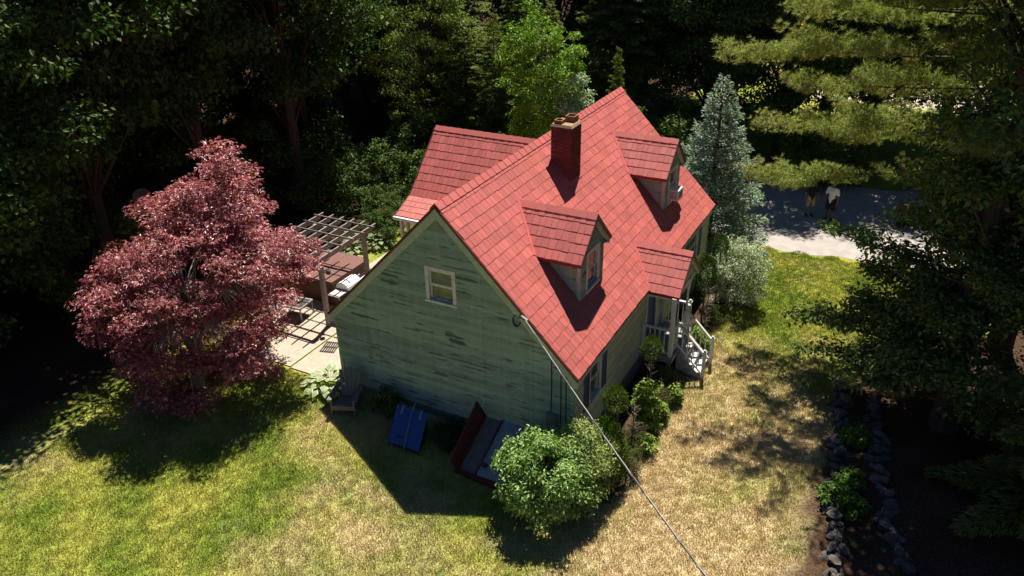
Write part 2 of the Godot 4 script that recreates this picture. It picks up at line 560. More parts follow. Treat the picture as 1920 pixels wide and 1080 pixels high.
func build_house() -> void:
	house = thing("house", "sage green clapboard house with red panelled roof, dormers and brick chimney", "house")
	var gable := func(u: float, y: float, d: float) -> Vector3: return Vector3(-d, y, u)
	var front := func(u: float, y: float, d: float) -> Vector3: return Vector3(u, y, HW + d)
	var T := 0.14
	# --- near gable wall, with a real opening for its window
	var W := Rect2(-0.40, 3.66, 0.71, 0.86)   # opening (z, y)
	var gw := part("gable_wall", house)
	gw.set_meta("label", "weathered gable wall with peeling green paint")
	var top := func(z: float) -> float: return RY - 0.09 - absf(z) * K
	mk(poly_wall([Vector2(-HW + .02, 0.0), Vector2(W.position.x, 0.0), Vector2(W.position.x, top.call(W.position.x)), Vector2(-HW + .02, top.call(HW))], gable, -T, 0.0), "sheathing", M.sheath, gw)
	mk(poly_wall([Vector2(W.end.x, 0.0), Vector2(HW - .02, 0.0), Vector2(HW - .02, top.call(HW)), Vector2(W.end.x, top.call(W.end.x))], gable, -T, 0.0), "sheathing", M.sheath, gw)
	mk(poly_wall([Vector2(W.position.x, 0.0), Vector2(W.end.x, 0.0), Vector2(W.end.x, W.position.y), Vector2(W.position.x, W.position.y)], gable, -T, 0.0), "sheathing", M.sheath, gw)
	mk(poly_wall([Vector2(W.position.x, W.end.y), Vector2(W.end.x, W.end.y), Vector2(W.end.x, top.call(W.end.x)), Vector2(0, top.call(0)), Vector2(W.position.x, top.call(W.position.x))], gable, -T, 0.0), "sheathing", M.sheath, gw)
	var half := func(y: float) -> float: return clampf((RY - 0.2 - y) / K, 0.01, HW)
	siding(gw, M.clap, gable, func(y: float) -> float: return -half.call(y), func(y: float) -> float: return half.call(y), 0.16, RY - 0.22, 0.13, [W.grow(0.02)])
	for s in [-1.0, 1.0]:   # corner boards and rake boards
		mk(mbox(gable, s * HW - 0.06, s * HW + 0.06, 0.15, EY + 0.1, 0.0, 0.05), "corner_board", M.clap, gw)
		var rb := Buf.new()
		var q := []
		for d in [0.03, 0.117]:
			q.append_array([Vector3(-d, RY - 0.085, 0), Vector3(-d, RY - 0.085 - K * HE, s * HE), Vector3(-d, RY - 0.33 - K * HE + 0.02, s * (HE - 0.02)), Vector3(-d, RY - 0.36, 0)])
		rb.hexa(q)
		mk(rb, "rake_board", M.trim, gw)
		var rt := Buf.new()
		rt.bar(Vector3(-0.14, RY - 0.035, 0), Vector3(-0.14, RY - 0.035 - K * (HE + 0.02), s * (HE + 0.02)), 0.035, 0.06, Vector3.UP)
		mk(rt, "rake_edge", M.rededge, gw)
		var rtn := Buf.new()   # little eave return at the foot of the rake
		rtn.hexa([Vector3(-0.114, EY - 0.3, s * 3.64), Vector3(-0.114, EY - 0.3, s * 3.815), Vector3(-0.114, EY - 0.09, s * 3.82), Vector3(-0.114, EY - 0.09, s * 3.64), Vector3(0.1, EY - 0.24, s * 3.64), Vector3(0.1, EY - 0.24, s * 3.82), Vector3(0.1, EY - 0.06, s * 3.83), Vector3(0.1, EY - 0.06, s * 3.64)])
		mk(rtn, "eave_return", M.trim, gw)
	var gwin := part("window", house)
	window_pieces(gwin, gable, W.position.x, W.end.x, W.position.y, W.end.y, 0.1, 0.75)
	# --- front wall
	var fw := part("front_wall", house)
	fw.set_meta("label", "tan green front wall under the eaves")
	var wins := [Rect2(1.04, 0.98, 0.70, 1.18), Rect2(9.82, 0.98, 1.10, 1.18)]
	var door := Rect2(5.55, 0.36, 0.86, 1.98)
	var holes := [wins[0], wins[1], door]
	var us := [0.0]
	for h in [wins[0], door, wins[1]]:
		us.append(h.position.x); us.append(h.end.x)
	us.append(HL)
	for i in range(0, us.size(), 2):
		mk(mbox(front, us[i], us[i + 1], 0.0, EY + 0.05, -T, 0.0), "sheathing", M.sheath, fw)
	for h in holes:
		mk(mbox(front, h.position.x, h.end.x, h.end.y, EY + 0.05, -T, 0.0), "sheathing", M.sheath, fw)
		if h.position.y > 0.05:
			mk(mbox(front, h.position.x, h.end.x, 0.0, h.position.y, -T, 0.0), "sheathing", M.sheath, fw)
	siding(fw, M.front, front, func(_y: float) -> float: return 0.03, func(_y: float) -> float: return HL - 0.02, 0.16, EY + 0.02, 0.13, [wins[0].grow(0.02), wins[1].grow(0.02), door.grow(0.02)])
	for u in [0.04, HL - 0.06]:
		mk(mbox(front, u - 0.05, u + 0.06, 0.15, EY, 0.0, 0.05), "corner_board", M.front, fw)
	for w in wins:
		var wn := part("window", house)
		window_pieces(wn, front, w.position.x, w.end.x, w.position.y, w.end.y, 0.07)
	for w in wins:
		for s in [[w.position.x - 0.42, w.position.x - 0.08], [w.end.x + 0.08, w.end.x + 0.42]]:
			var sh := part("shutter", house)
			mk(mbox(front, s[0], s[1], w.position.y - 0.06, w.end.y + 0.08, 0.024, 0.04), "panel", M.shutter, sh)
			for y in 15:
				var yy: float = w.position.y + 0.0 + y * 0.083
				mk(mbox(front, s[0] + 0.05, s[1] - 0.05, yy, yy + 0.05, 0.04, 0.052), "slat", M.shutter, sh)
			for e in [[s[0], s[0] + 0.045], [s[1] - 0.045, s[1]]]:
				mk(mbox(front, e[0], e[1], w.position.y - 0.06, w.end.y + 0.08, 0.0405, 0.056), "stile", M.shutter, sh)
	# door behind the porch
	var dn := part("front_door", house)
	mk(mbox(front, door.position.x, door.end.x, door.position.y, door.end.y, -0.08, -0.03), "leaf", M.shutter, dn)
	mk(mbox(front, door.position.x - 0.1, door.position.x, door.position.y, door.end.y, 0.0, 0.045), "frame", M.white, dn)
	mk(mbox(front, door.end.x, door.end.x + 0.1, door.position.y, door.end.y, 0.0, 0.045), "frame", M.white, dn)
	mk(mbox(front, door.position.x - 0.1, door.end.x + 0.1, door.end.y, door.end.y + 0.08, 0.0, 0.045), "frame", M.white, dn)
	# --- hidden walls, floor, foundation
	var back := func(u: float, y: float, d: float) -> Vector3: return Vector3(u, y, -HW - d)
	mk(mbox(back, 0.0, HL, 0.0, EY + 0.05, -T, 0.0), "back_wall", M.clap, house)
	var far := func(u: float, y: float, d: float) -> Vector3: return Vector3(HL + d, y, u)
	mk(poly_wall([Vector2(-HW, 0), Vector2(HW, 0), Vector2(HW, top.call(HW)), Vector2(0, top.call(0)), Vector2(-HW, top.call(HW))], far, -T, 0.0), "far_gable_wall", M.clap, house)
	var b := Buf.new()
	b.box(Vector3(0.02, 0.0, -HW + 0.02), Vector3(HL - 0.02, 0.2, HW - 0.02))
	mk(b, "floor", M.greywood, house)
	b = Buf.new()
	b.box(Vector3(0.03, -1.2, -HW + 0.03), Vector3(HL - 0.03, 0.155, HW - 0.005))
	mk(b, "foundation", M.found, house)
	b = Buf.new()
	b.box(Vector3(0.2, 2.5, -HW + 0.2), Vector3(HL - 0.2, 2.6, HW - 0.2))
	mk(b, "attic_floor", M.greywood, house)
	var cw := part("cellar_window", house)
	mk(mbox(front, 1.72, 2.28, -0.36, 0.10, 0.0, 0.03), "frame", M.white, cw)
	mk(mbox(front, 1.78, 2.22, -0.30, 0.04, 0.03, 0.034), "pane", M.dark, cw)
	# --- main roof
	var roof := part("roof", house)
	var c := 1.0 / sqrt(1.0 + K * K)
	var s := K * c
	for sg in [-1.0, 1.0]:
		mk(slab([Vector3(-0.12, RY, 0), Vector3(HL + 0.12, RY, 0), Vector3(HL + 0.12, EY, sg * HE), Vector3(-0.12, EY, sg * HE)], Vector3(0, -0.08, 0)), "decking", M.roofbase, roof)
		mk(mbox(func(u: float, y: float, d: float) -> Vector3: return Vector3(u, y, sg * (HE - 0.19 + d)), 0.1, HL - 0.1, EY - 0.24, EY - 0.085, 0.0, 0.17), "soffit", M.trim, roof)
	var sl := sqrt(HE * HE + (RY - EY) * (RY - EY))
	lay_roof(roof, Vector3(-0.125, EY + 0.004, HE + 0.008), Vector3(1, 0, 0), Vector3(0, c, s), HL + 0.25, sl, sl / 20.0)
	ridge_caps(roof, Vector3(-0.13, RY + 0.01, 0), Vector3(HL + 0.13, RY + 0.01, 0), Vector3(0, 0, 1), K)
	build_chimney()
	dormer(2.79, false)
	dormer(9.72, true)
	build_ell()
	build_porch()
	# power cable entry, conduits and meter on the gable wall
	var el := part("electric_service", house)
	b = Buf.new()
	b.box(Vector3(-0.15, 0.82, 2.98), Vector3(-0.024, 1.22, 3.26))
	mk(b, "meter_box", M.metal, el)
	for p in [[3.08, 1.22, 3.05], [3.34, 0.2, 2.9], [3.48, 0.2, 2.75]]:
		b = Buf.new()
		b.tube([Vector3(-0.05, p[1], p[0]), Vector3(-0.05, (p[1] + p[2]) * 0.5, p[0] + 0.012), Vector3(-0.05, p[2], p[0])], [0.014, 0.014, 0.014], 6)
		mk(b, "conduit", M.dark, el)
	b = Buf.new()
	var loop := []
	var rad := []
	for i in 23:
		var a := TAU * i / 11.0
		loop.append(Vector3(-0.06 - 0.003 * i, 3.70 + cos(a) * 0.16, 2.16 + sin(a) * 0.1))
		rad.append(0.014)
	b.tube(loop, rad, 6)
	mk(b, "cable_coil", M.black, el)
	b = Buf.new()
	b.tube([Vector3(-0.1, 3.78, 2.2), Vector3(-0.2, 3.92, 2.36), Vector3(-0.2, 3.84, 2.5)], [0.035, 0.04, 0.05], 8)
	mk(b, "weatherhead", M.metal, el)

func build_chimney() -> void:
	var ch := part("chimney", house)
	var x0 := 5.43; var x1 := 6.15; var z0 := 0.47; var z1 := 1.12
	var yt := 6.88
	var b := Buf.new()
	b.box(Vector3(x0 + 0.012, 4.6, z0 + 0.012), Vector3(x1 - 0.012, yt - 0.01, z1 - 0.012))
	mk(b, "mortar", M.mortar, ch)
	var bm := BoxMesh.new()
	bm.size = Vector3(0.198, 0.06, 0.09)
	var hm := BoxMesh.new()
	hm.size = Vector3(0.094, 0.06, 0.09)
	var pitch := 0.0735
	var row := 0
	var y := yt - 0.03
	while y > 4.95:
		var sides := [[Vector3(x0, 0, z0), Vector3(0, 0, 1), z1 - z0, Vector3(1, 0, 0)], [Vector3(x0, 0, z1), Vector3(1, 0, 0), x1 - x0, Vector3(0, 0, -1)], [Vector3(x1, 0, z1), Vector3(0, 0, -1), z1 - z0, Vector3(-1, 0, 0)], [Vector3(x1, 0, z0), Vector3(-1, 0, 0), x1 - x0, Vector3(0, 0, 1)]]
		for f in sides:
			var d: Vector3 = f[1]
			var inw: Vector3 = f[3]
			var p := 0.0 if row % 2 == 0 else 0.104
			while p < f[2] - 0.04:
				var ln := minf(0.208, f[2] - p)
				var mid: Vector3 = f[0] + d * (p + ln * 0.5)
				if y > RY - mid.z * K - 0.05 and (f[3].x >= 0.0 or y > 6.0):
					var m: Mesh = bm if ln > 0.18 else hm
					var o := put(m, "brick", M.bricks[rg.randi() % 4], ch)
					var sc := ln / 0.208 if ln > 0.18 else ln / 0.104
					o.transform = Transform3D(Basis(d * sc, Vector3.UP, d.cross(Vector3.UP)), mid + inw * (0.044 + rf(-0.003, 0.003)) + Vector3(0, y, 0))
				p += ln
		y -= pitch
		row += 1
	b = Buf.new()
	b.hexa([Vector3(x0 - 0.03, yt, z0 - 0.03), Vector3(x1 + 0.03, yt, z0 - 0.03), Vector3(x1 + 0.03, yt, z1 + 0.03), Vector3(x0 - 0.03, yt, z1 + 0.03), Vector3(x0 + 0.02, yt + 0.07, z0 + 0.02), Vector3(x1 - 0.02, yt + 0.07, z0 + 0.02), Vector3(x1 - 0.02, yt + 0.07, z1 - 0.02), Vector3(x0 + 0.02, yt + 0.07, z1 - 0.02)])
	mk(b, "crown_slab", M.crown, ch)
	for f in [[5.62, 0.66, 0.12, 0.1], [5.95, 0.9, 0.15, 0.17]]:
		b = Buf.new()
		for e in [[-1, 0], [1, 0], [0, -1], [0, 1]]:
			var r: float = f[2]
			var cx: float = f[0] + e[0] * (r - 0.015)
			var cz: float = f[1] + e[1] * (r - 0.015)
			var hx := 0.015 if e[0] != 0 else r
			var hz := 0.015 if e[1] != 0 else r - 0.03
			b.box(Vector3(cx - hx, yt + 0.06, cz - hz), Vector3(cx + hx, yt + 0.07 + f[3], cz + hz))
		mk(b, "flue", M.clay, ch)
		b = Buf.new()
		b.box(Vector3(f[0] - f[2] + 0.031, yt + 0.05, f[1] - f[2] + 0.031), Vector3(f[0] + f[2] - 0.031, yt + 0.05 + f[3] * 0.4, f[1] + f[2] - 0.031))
		mk(b, "flue_shade", M.dark, ch)  # dark block low in the flue, painting the shade inside its opening
	b = Buf.new()   # step flashing at its foot
	b.hexa([Vector3(x0 - 0.05, RY - z0 * K + 0.03, z0 - 0.04), Vector3(x1 + 0.05, RY - z0 * K + 0.03, z0 - 0.04), Vector3(x1 + 0.05, RY - (z1 + 0.05) * K + 0.03, z1 + 0.05), Vector3(x0 - 0.05, RY - (z1 + 0.05) * K + 0.03, z1 + 0.05), Vector3(x0 - 0.05, RY - z0 * K + 0.055, z0 - 0.04), Vector3(x1 + 0.05, RY - z0 * K + 0.055, z0 - 0.04), Vector3(x1 + 0.05, RY - (z1 + 0.05) * K + 0.055, z1 + 0.05), Vector3(x0 - 0.05, RY - (z1 + 0.05) * K + 0.055, z1 + 0.05)])
	mk(b, "flashing", M.roofs[1], ch)

func dormer(cx: float, cooler: bool) -> void:
	var d := part("dormer", house)
	var hy := 5.56; var ey := 4.56; var he := 1.03; var hw := 0.745; var zf := 2.93
	var k := (hy - ey) / he
	var c := 1.0 / sqrt(1.0 + k * k)
	var s := k * c
	var len := sqrt(he * he + (hy - ey) * (hy - ey))
	for sg in [-1.0, 1.0]:
		mk(slab([Vector3(cx, hy, 0.7), Vector3(cx, hy, zf + 0.12), Vector3(cx + sg * he, ey, zf + 0.12), Vector3(cx + sg * he, ey, 0.7)], Vector3(0, -0.09, 0)), "decking", M.roofbase, d)
		# cheek wall: a triangle between the main roof and the eave
		var cheek := func(u: float, y: float, dd: float) -> Vector3: return Vector3(cx + sg * (hw + dd), y, u)
		mk(poly_wall([Vector2(zf, 3.2), Vector2(zf, ey + 0.2), Vector2(1.3, ey + 0.2)], cheek, -0.1, 0.0), "sheathing", M.sheath, d)
		siding(d, M.clap, cheek, func(y: float) -> float: return minf((RY - y) / K - 0.03, zf - 0.02), func(_y: float) -> float: return zf, 3.28, ey + 0.2, 0.13, [])
		mk(mbox(cheek, zf - 0.09, zf + 0.012, 3.3, ey + 0.2, 0.0, 0.05), "corner_board", M.trim, d)
		# valley flashing
		var fl := Buf.new()
		fl.bar(Vector3(cx + sg * 0.05, hy + 0.045, (RY - hy) / K - 0.02), Vector3(cx + sg * (he + 0.03), ey + 0.045, (RY - ey) / K - 0.02), 0.10, 0.02, Vector3(0, 0.7, 0.7))
		mk(fl, "valley_flashing", M.flash, d)
	lay_roof(d, Vector3(cx - he - 0.006, ey + 0.004, 0.75), Vector3(0, 0, 1), Vector3(-s, c, 0), zf + 0.125 - 0.75, len, len / 5.0)
	lay_roof(d, Vector3(cx + he + 0.006, ey + 0.004, zf + 0.125), Vector3(0, 0, -1), Vector3(s, c, 0), zf + 0.125 - 0.75, len, len / 5.0)
	ridge_caps(d, Vector3(cx, hy + 0.01, 0.72), Vector3(cx, hy + 0.01, zf + 0.14), Vector3(1, 0, 0), k, 0.29, 0.14)
	# face, with an opening
	var face := func(u: float, y: float, dd: float) -> Vector3: return Vector3(cx + u, y, zf + dd)
	var o := Rect2(-0.36, 3.52, 0.72, 1.02)
	var top := func(u: float) -> float: return hy - 0.09 - absf(u) * k
	mk(poly_wall([Vector2(-hw, 3.2), Vector2(o.position.x, 3.2), Vector2(o.position.x, top.call(o.position.x)), Vector2(-hw, top.call(hw))], face, -0.1, 0.0), "sheathing", M.sheath, d)
	mk(poly_wall([Vector2(o.end.x, 3.2), Vector2(hw, 3.2), Vector2(hw, top.call(hw)), Vector2(o.end.x, top.call(o.end.x))], face, -0.1, 0.0), "sheathing", M.sheath, d)
	mk(poly_wall([Vector2(o.position.x, o.end.y), Vector2(o.end.x, o.end.y), Vector2(o.end.x, top.call(o.end.x)), Vector2(0, top.call(0)), Vector2(o.position.x, top.call(o.position.x))], face, -0.1, 0.0), "sheathing", M.sheath, d)
	mk(mbox(face, o.position.x, o.end.x, 3.2, o.position.y, -0.1, 0.0), "sheathing", M.sheath, d)
	var w := func(y: float) -> float: return clampf((hy - 0.12 - y) / k, 0.01, hw)
	siding(d, M.clap, face, func(y: float) -> float: return -w.call(y), func(y: float) -> float: return w.call(y), 3.28, hy - 0.14, 0.13, [o.grow(0.02)])
	window_pieces(d, face, o.position.x, o.end.x, o.position.y, o.end.y, 0.09)
	for sg in [-1.0, 1.0]:
		var rb := Buf.new()
		var q := []
		for dd in [0.03, 0.1]:
			q.append_array([Vector3(cx, hy - 0.06, zf + dd), Vector3(cx + sg * he, ey - 0.06, zf + dd), Vector3(cx + sg * (he - 0.02), ey - 0.22, zf + dd), Vector3(cx, hy - 0.24, zf + dd)])
		rb.hexa(q)
		mk(rb, "rake_board", M.trim, d)
		var ed := Buf.new()
		ed.bar(Vector3(cx, hy - 0.035, zf + 0.13), Vector3(cx + sg * (he + 0.01), ey - 0.035, zf + 0.13), 0.03, 0.08)
		mk(ed, "rake_edge", M.rededge, d)
		mk(mbox(func(u: float, y: float, dd: float) -> Vector3: return Vector3(cx + sg * (hw + dd), y, u), 1.7, zf + 0.1, ey - 0.1, ey - 0.075, 0.0, he - hw - 0.02), "soffit", M.trim, d)
	if cooler:
		var ac := thing("air_conditioner", "white window air conditioner in the far dormer window", "air conditioner", Vector3(cx, 3.57, zf + 0.05))
		var b := Buf.new()
		b.box(Vector3(-0.26, 0.0, -0.25), Vector3(0.26, 0.36, 0.28))
		mk(b, "case", M.enamel, ac)
		for i in 8:
			b = Buf.new()
			b.box(Vector3(-0.22, 0.04 + i * 0.037, 0.281), Vector3(0.22, 0.058 + i * 0.037, 0.29))
			mk(b, "grille_slat", M.metal, ac)
		for i in 6:
			b = Buf.new()
			b.box(Vector3(-0.272, 0.06 + i * 0.045, 0.0), Vector3(-0.261, 0.08 + i * 0.045, 0.24))
			mk(b, "side_slat", M.metal, ac)

func build_ell() -> void:
	var e := part("back_wing", house)
	var rx := 9.55; var ry := 4.95; var bx := 7.53; var by := 2.91; var ex := 6.55; var ey := 2.48
	var z0 := -6.2; var z1 := -0.6
	for sg in [-1.0, 1.0]:
		mk(slab([Vector3(rx, ry, z0), Vector3(rx, ry, z1), Vector3(rx + sg * (rx - bx), by, z1), Vector3(rx + sg * (rx - bx), by, z0)], Vector3(0, -0.12, 0)), "decking", M.roofbase, e)
	mk(slab([Vector3(bx, by, z0), Vector3(bx, by, -3.5), Vector3(ex, ey, -3.5), Vector3(ex, ey, z0)], Vector3(0, -0.1, 0)), "decking", M.roofbase, e)
	var a := sqrt((rx - bx) ** 2 + (ry - by) ** 2)
	var n := Vector3(-(ry - by) / a, (rx - bx) / a, 0)
	lay_roof(e, Vector3(bx - 0.004, by + 0.006, z0 - 0.01), Vector3(0, 0, 1), n, z1 - z0, a, a / 9.0)
	var a2 := sqrt((bx - ex) ** 2 + (by - ey) ** 2)
	var n2 := Vector3(-(by - ey) / a2, (bx - ex) / a2, 0)
	lay_roof(e, Vector3(ex - 0.01, ey + 0.005, z0 - 0.01), Vector3(0, 0, 1), n2, z1 - z0 - 2.2, a2, a2 / 4.0)
	ridge_caps(e, Vector3(rx, ry + 0.01, z0), Vector3(rx, ry + 0.01, z1), Vector3(1, 0, 0), 1.0)
	var b := Buf.new()
	b.bar(Vector3(rx, ry - 0.05, z0 - 0.02), Vector3(bx, by - 0.05, z0 - 0.02), 0.04, 0.12)
	b.bar(Vector3(bx, by - 0.05, z0 - 0.022), Vector3(ex, ey - 0.05, z0 - 0.022), 0.04, 0.12)
	mk(b, "rake_edge", M.rededge, e)
	var end := func(u: float, y: float, d: float) -> Vector3: return Vector3(u, y, z0 + 0.2 - d)
	var wl := bx + 0.1
	var wr := 2.0 * rx - wl
	mk(poly_wall([Vector2(wl, 0), Vector2(wr, 0), Vector2(wr, by - 0.05), Vector2(rx, ry - 0.14), Vector2(wl, by - 0.05)], end, -0.12, 0.0), "end_wall", M.clap, e)
	b = Buf.new()
	b.box(Vector3(wl, 0, z0 + 0.33), Vector3(wl + 0.12, by - 0.05, -3.5))
	b.box(Vector3(wr - 0.12, 0, z0 + 0.33), Vector3(wr, by - 0.05, -3.5))
	mk(b, "side_wall", M.clap, e)
	b = Buf.new()
	var prof := [Vector2(-0.02, 0.0), Vector2(-0.13, 0.0), Vector2(-0.14, -0.04), Vector2(-0.11, -0.11), Vector2(-0.02, -0.11)]
	for i in prof.size() - 1:
		b.quad(Vector3(ex + prof[i].x, ey - 0.01 + prof[i].y, z0 - 0.05), Vector3(ex + prof[i + 1].x, ey - 0.01 + prof[i + 1].y, z0 - 0.05), Vector3(ex + prof[i + 1].x, ey - 0.01 + prof[i + 1].y, -3.9), Vector3(ex + prof[i].x, ey - 0.01 + prof[i].y, -3.9))
	for i in range(1, 4):
		b.tri(Vector3(ex + prof[0].x, ey - 0.01 + prof[0].y, z0 - 0.05), Vector3(ex + prof[i].x, ey - 0.01 + prof[i].y, z0 - 0.05), Vector3(ex + prof[i + 1].x, ey - 0.01 + prof[i + 1].y, z0 - 0.05))
	mk(b, "gutter", M.white, e)
	for p in [[ex + 0.12, z0 + 0.14], [ex + 0.42, z0 + 0.2]]:
		b = Buf.new()
		b.box(Vector3(p[0] - 0.05, 0.0, p[1] - 0.05), Vector3(p[0] + 0.05, ey - 0.1, p[1] + 0.05))
		mk(b, "post", M.white, e)
	b = Buf.new()
	b.bar(Vector3(rx - 0.25, ry - 0.05, -1.55), Vector3(rx - 0.25, ry + 0.2, -1.55), 0.22, 0.22, Vector3(0, 0, 1))
	mk(b, "roof_vent", M.metal, e)

func turned_post(p: Node, called: String, x: float, z: float, y0: float, y1: float, w := 0.055) -> void:
	var b := Buf.new()
	var h := y1 - y0
	b.box(Vector3(x - w, y0, z - w), Vector3(x + w, y0 + h * 0.42, z + w))
	b.lathe(Vector3(x, y0, z), [Vector2(w, h * 0.42), Vector2(w * 0.55, h * 0.45), Vector2(w * 0.95, h * 0.48), Vector2(w * 0.7, h * 0.52), Vector2(w * 0.6, h * 0.8), Vector2(w * 1.05, h * 0.83), Vector2(w * 0.8, h * 0.85)], 10)
	b.box(Vector3(x - w, y0 + h * 0.85, z - w), Vector3(x + w, y1, z + w))
	mk(b, called, M.white, p)

func railing(p: Node, a: Vector3, b: Vector3, low := 0.1, high := 0.9, step := 0.15) -> void:
	var r := Buf.new()
	r.bar(a + Vector3.UP * high, b + Vector3.UP * high, 0.085, 0.055)
	mk(r, "handrail", M.white, p)
	r = Buf.new()
	r.bar(a + Vector3.UP * low, b + Vector3.UP * low, 0.05, 0.05)
	mk(r, "bottom_rail", M.white, p)
	var n := int(((b - a) * Vector3(1, 0, 1)).length() / step)
	for i in range(1, n):
		var q := a.lerp(b, float(i) / n)
		r = Buf.new()
		r.lathe(q, [Vector2(0.018, low), Vector2(0.018, low + 0.14), Vector2(0.012, low + 0.17), Vector2(0.023, low + 0.3), Vector2(0.013, high - 0.22), Vector2(0.018, high - 0.15), Vector2(0.018, high)], 6)
		mk(r, "baluster", M.white, p)

func newel(p: Node, x: float, z: float, y0: float, y1: float) -> void:
	var b := Buf.new()
	b.box(Vector3(x - 0.045, y0, z - 0.045), Vector3(x + 0.045, y1, z + 0.045))
	b.box(Vector3(x - 0.06, y1, z - 0.06), Vector3(x + 0.06, y1 + 0.025, z + 0.06))
	b.lathe(Vector3(x, y1 + 0.025, z), [Vector2(0.03, 0), Vector2(0.05, 0.03), Vector2(0.045, 0.06), Vector2(0.0, 0.085)], 8)
	mk(b, "newel", M.whitewash, p)

func build_porch() -> void:
	var p := part("porch", house)
	var dy := 0.36; var zf := 4.72; var xl := 5.0; var xr := 7.05
	for i in 8:   # deck boards run along the wall
		var b := Buf.new()
		var z := HW + 0.03 + i * 0.132
		b.box(Vector3(xl, dy - 0.03, z), Vector3(xr, dy + rf(0, 0.002), z + 0.126))
		mk(b, "deck_board", M.deck, p)
	var b := Buf.new()
	b.box(Vector3(xl + 0.02, dy - 0.2, zf - 0.05), Vector3(xr - 0.02, dy - 0.032, zf - 0.01))
	b.box(Vector3(xl + 0.02, dy - 0.2, HW + 0.04), Vector3(xl + 0.06, dy - 0.032, zf - 0.052))
	b.box(Vector3(xr - 0.06, dy - 0.2, HW + 0.04), Vector3(xr - 0.02, dy - 0.032, zf - 0.052))
	mk(b, "deck_frame", M.deck, p)
	for q in [[xl + 0.1, zf - 0.12], [xr - 0.1, zf - 0.12]]:
		b = Buf.new()
		b.box(Vector3(q[0] - 0.05, -0.7, q[1] - 0.05), Vector3(q[0] + 0.05, dy - 0.2, q[1] + 0.05))
		mk(b, "footing_post", M.greywood, p)
	b = Buf.new()
	b.box(Vector3(5.09 - 0.06, dy - 0.05, 4.63 - 0.06), Vector3(5.09 + 0.06, 2.36, 4.63 + 0.06))
	mk(b, "roof_post", M.white, p)
	turned_post(p, "roof_post", 6.55, 4.63, dy, 2.36)
	for q in [[5.09, HW + 0.1], [6.98, HW + 0.1]]:
		newel(p, q[0], q[1], dy, dy + 0.95)
	newel(p, 6.98, 4.63, dy, dy + 0.95)
	newel(p, 5.62, 4.63, dy, dy + 0.95)
	railing(p, Vector3(5.09, dy, HW + 0.15), Vector3(5.09, dy, 4.57))
	railing(p, Vector3(6.98, dy, HW + 0.15), Vector3(6.98, dy, 4.57))
	railing(p, Vector3(5.15, dy, 4.63), Vector3(5.58, dy, 4.63))
	railing(p, Vector3(6.6, dy, 4.63), Vector3(6.93, dy, 4.63))
	# stairs
	var x0 := 5.60; var x1 := 6.5; var run := 0.245; var rise := 0.2125
	for i in 3:
		var y := dy - rise * (i + 1)
		b = Buf.new()
		b.box(Vector3(x0 - 0.02, y - 0.035, zf - 0.01 + run * i), Vector3(x1 + 0.02, y, zf + 0.015 + run * (i + 1)))
		mk(b, "tread", M.whitewash, p)
	for i in 4:
		b = Buf.new()
		var y := dy - rise * i
		b.box(Vector3(x0 + 0.01, y - rise + 0.002, zf - 0.006 + run * i), Vector3(x1 - 0.01, y - 0.037, zf + 0.008 + run * i))
		mk(b, "riser", M.deck, p)
	for x in [x0 - 0.05, x1 + 0.022]:
		b = Buf.new()
		b.hexa([Vector3(x, dy - 0.02, zf - 0.005), Vector3(x, -0.42, zf + run * 3 + 0.07), Vector3(x, -0.55, zf + run * 3 + 0.07), Vector3(x, -0.3, zf - 0.005), Vector3(x + 0.028, dy - 0.02, zf - 0.005), Vector3(x + 0.028, -0.42, zf + run * 3 + 0.07), Vector3(x + 0.028, -0.55, zf + run * 3 + 0.07), Vector3(x + 0.028, -0.3, zf - 0.005)])
		mk(b, "stringer", M.deck, p)
	var ze := zf + run * 3 + 0.1
	for x in [x0, x1]:
		newel(p, x, ze, -0.52, 0.47)
		railing(p, Vector3(x, dy - 0.02, zf - 0.04), Vector3(x, -0.5, ze - 0.04), 0.2, 0.92, 0.14)
	# roof
	var cx := 6.2; var hy := 3.38; var ey := 2.4; var he := 1.1; var ze2 := 4.76
	var k := (hy - ey) / he
	var len := sqrt(he * he + (hy - ey) ** 2)
	for sg in [-1.0, 1.0]:
		mk(slab([Vector3(cx, hy, 2.6), Vector3(cx, hy, ze2), Vector3(cx + sg * he, ey, ze2), Vector3(cx + sg * he, ey, 2.6)], Vector3(0, -0.08, 0)), "decking", M.roofbase, p)
		var q := []
		for d in [-0.07, -0.02]:
			q.append_array([Vector3(cx, hy - 0.06, ze2 + d), Vector3(cx + sg * he, ey - 0.06, ze2 + d), Vector3(cx + sg * (he - 0.02), ey - 0.2, ze2 + d), Vector3(cx, hy - 0.22, ze2 + d)])
		var rb := Buf.new()
		rb.hexa(q)
		mk(rb, "rake_board", M.trim, p)
		rb = Buf.new()
		rb.bar(Vector3(cx, hy - 0.035, ze2 + 0.006), Vector3(cx + sg * (he + 0.01), ey - 0.035, ze2 + 0.006), 0.03, 0.08)
		mk(rb, "rake_edge", M.rededge, p)
		rb = Buf.new()
		rb.box(Vector3(cx + sg * (he - 0.1) - 0.06, ey - 0.17, 3.7), Vector3(cx + sg * (he - 0.1) + 0.06, ey - 0.085, 4.66))
		mk(rb, "side_beam", M.white, p)
		rb = Buf.new()
		rb.bar(Vector3(cx + sg * 0.04, hy + 0.045, (RY - hy) / K - 0.02), Vector3(cx + sg * (he + 0.02), ey + 0.045, (RY - ey) / K - 0.03), 0.10, 0.02, Vector3(0, 0.7, 0.7))
		mk(rb, "valley_flashing", M.flash, p)
	var c := he / len
	var s := (hy - ey) / len
	lay_roof(p, Vector3(cx - he - 0.006, ey + 0.004, 2.8), Vector3(0, 0, 1), Vector3(-s, c, 0), ze2 - 2.8, len, len / 5.0)
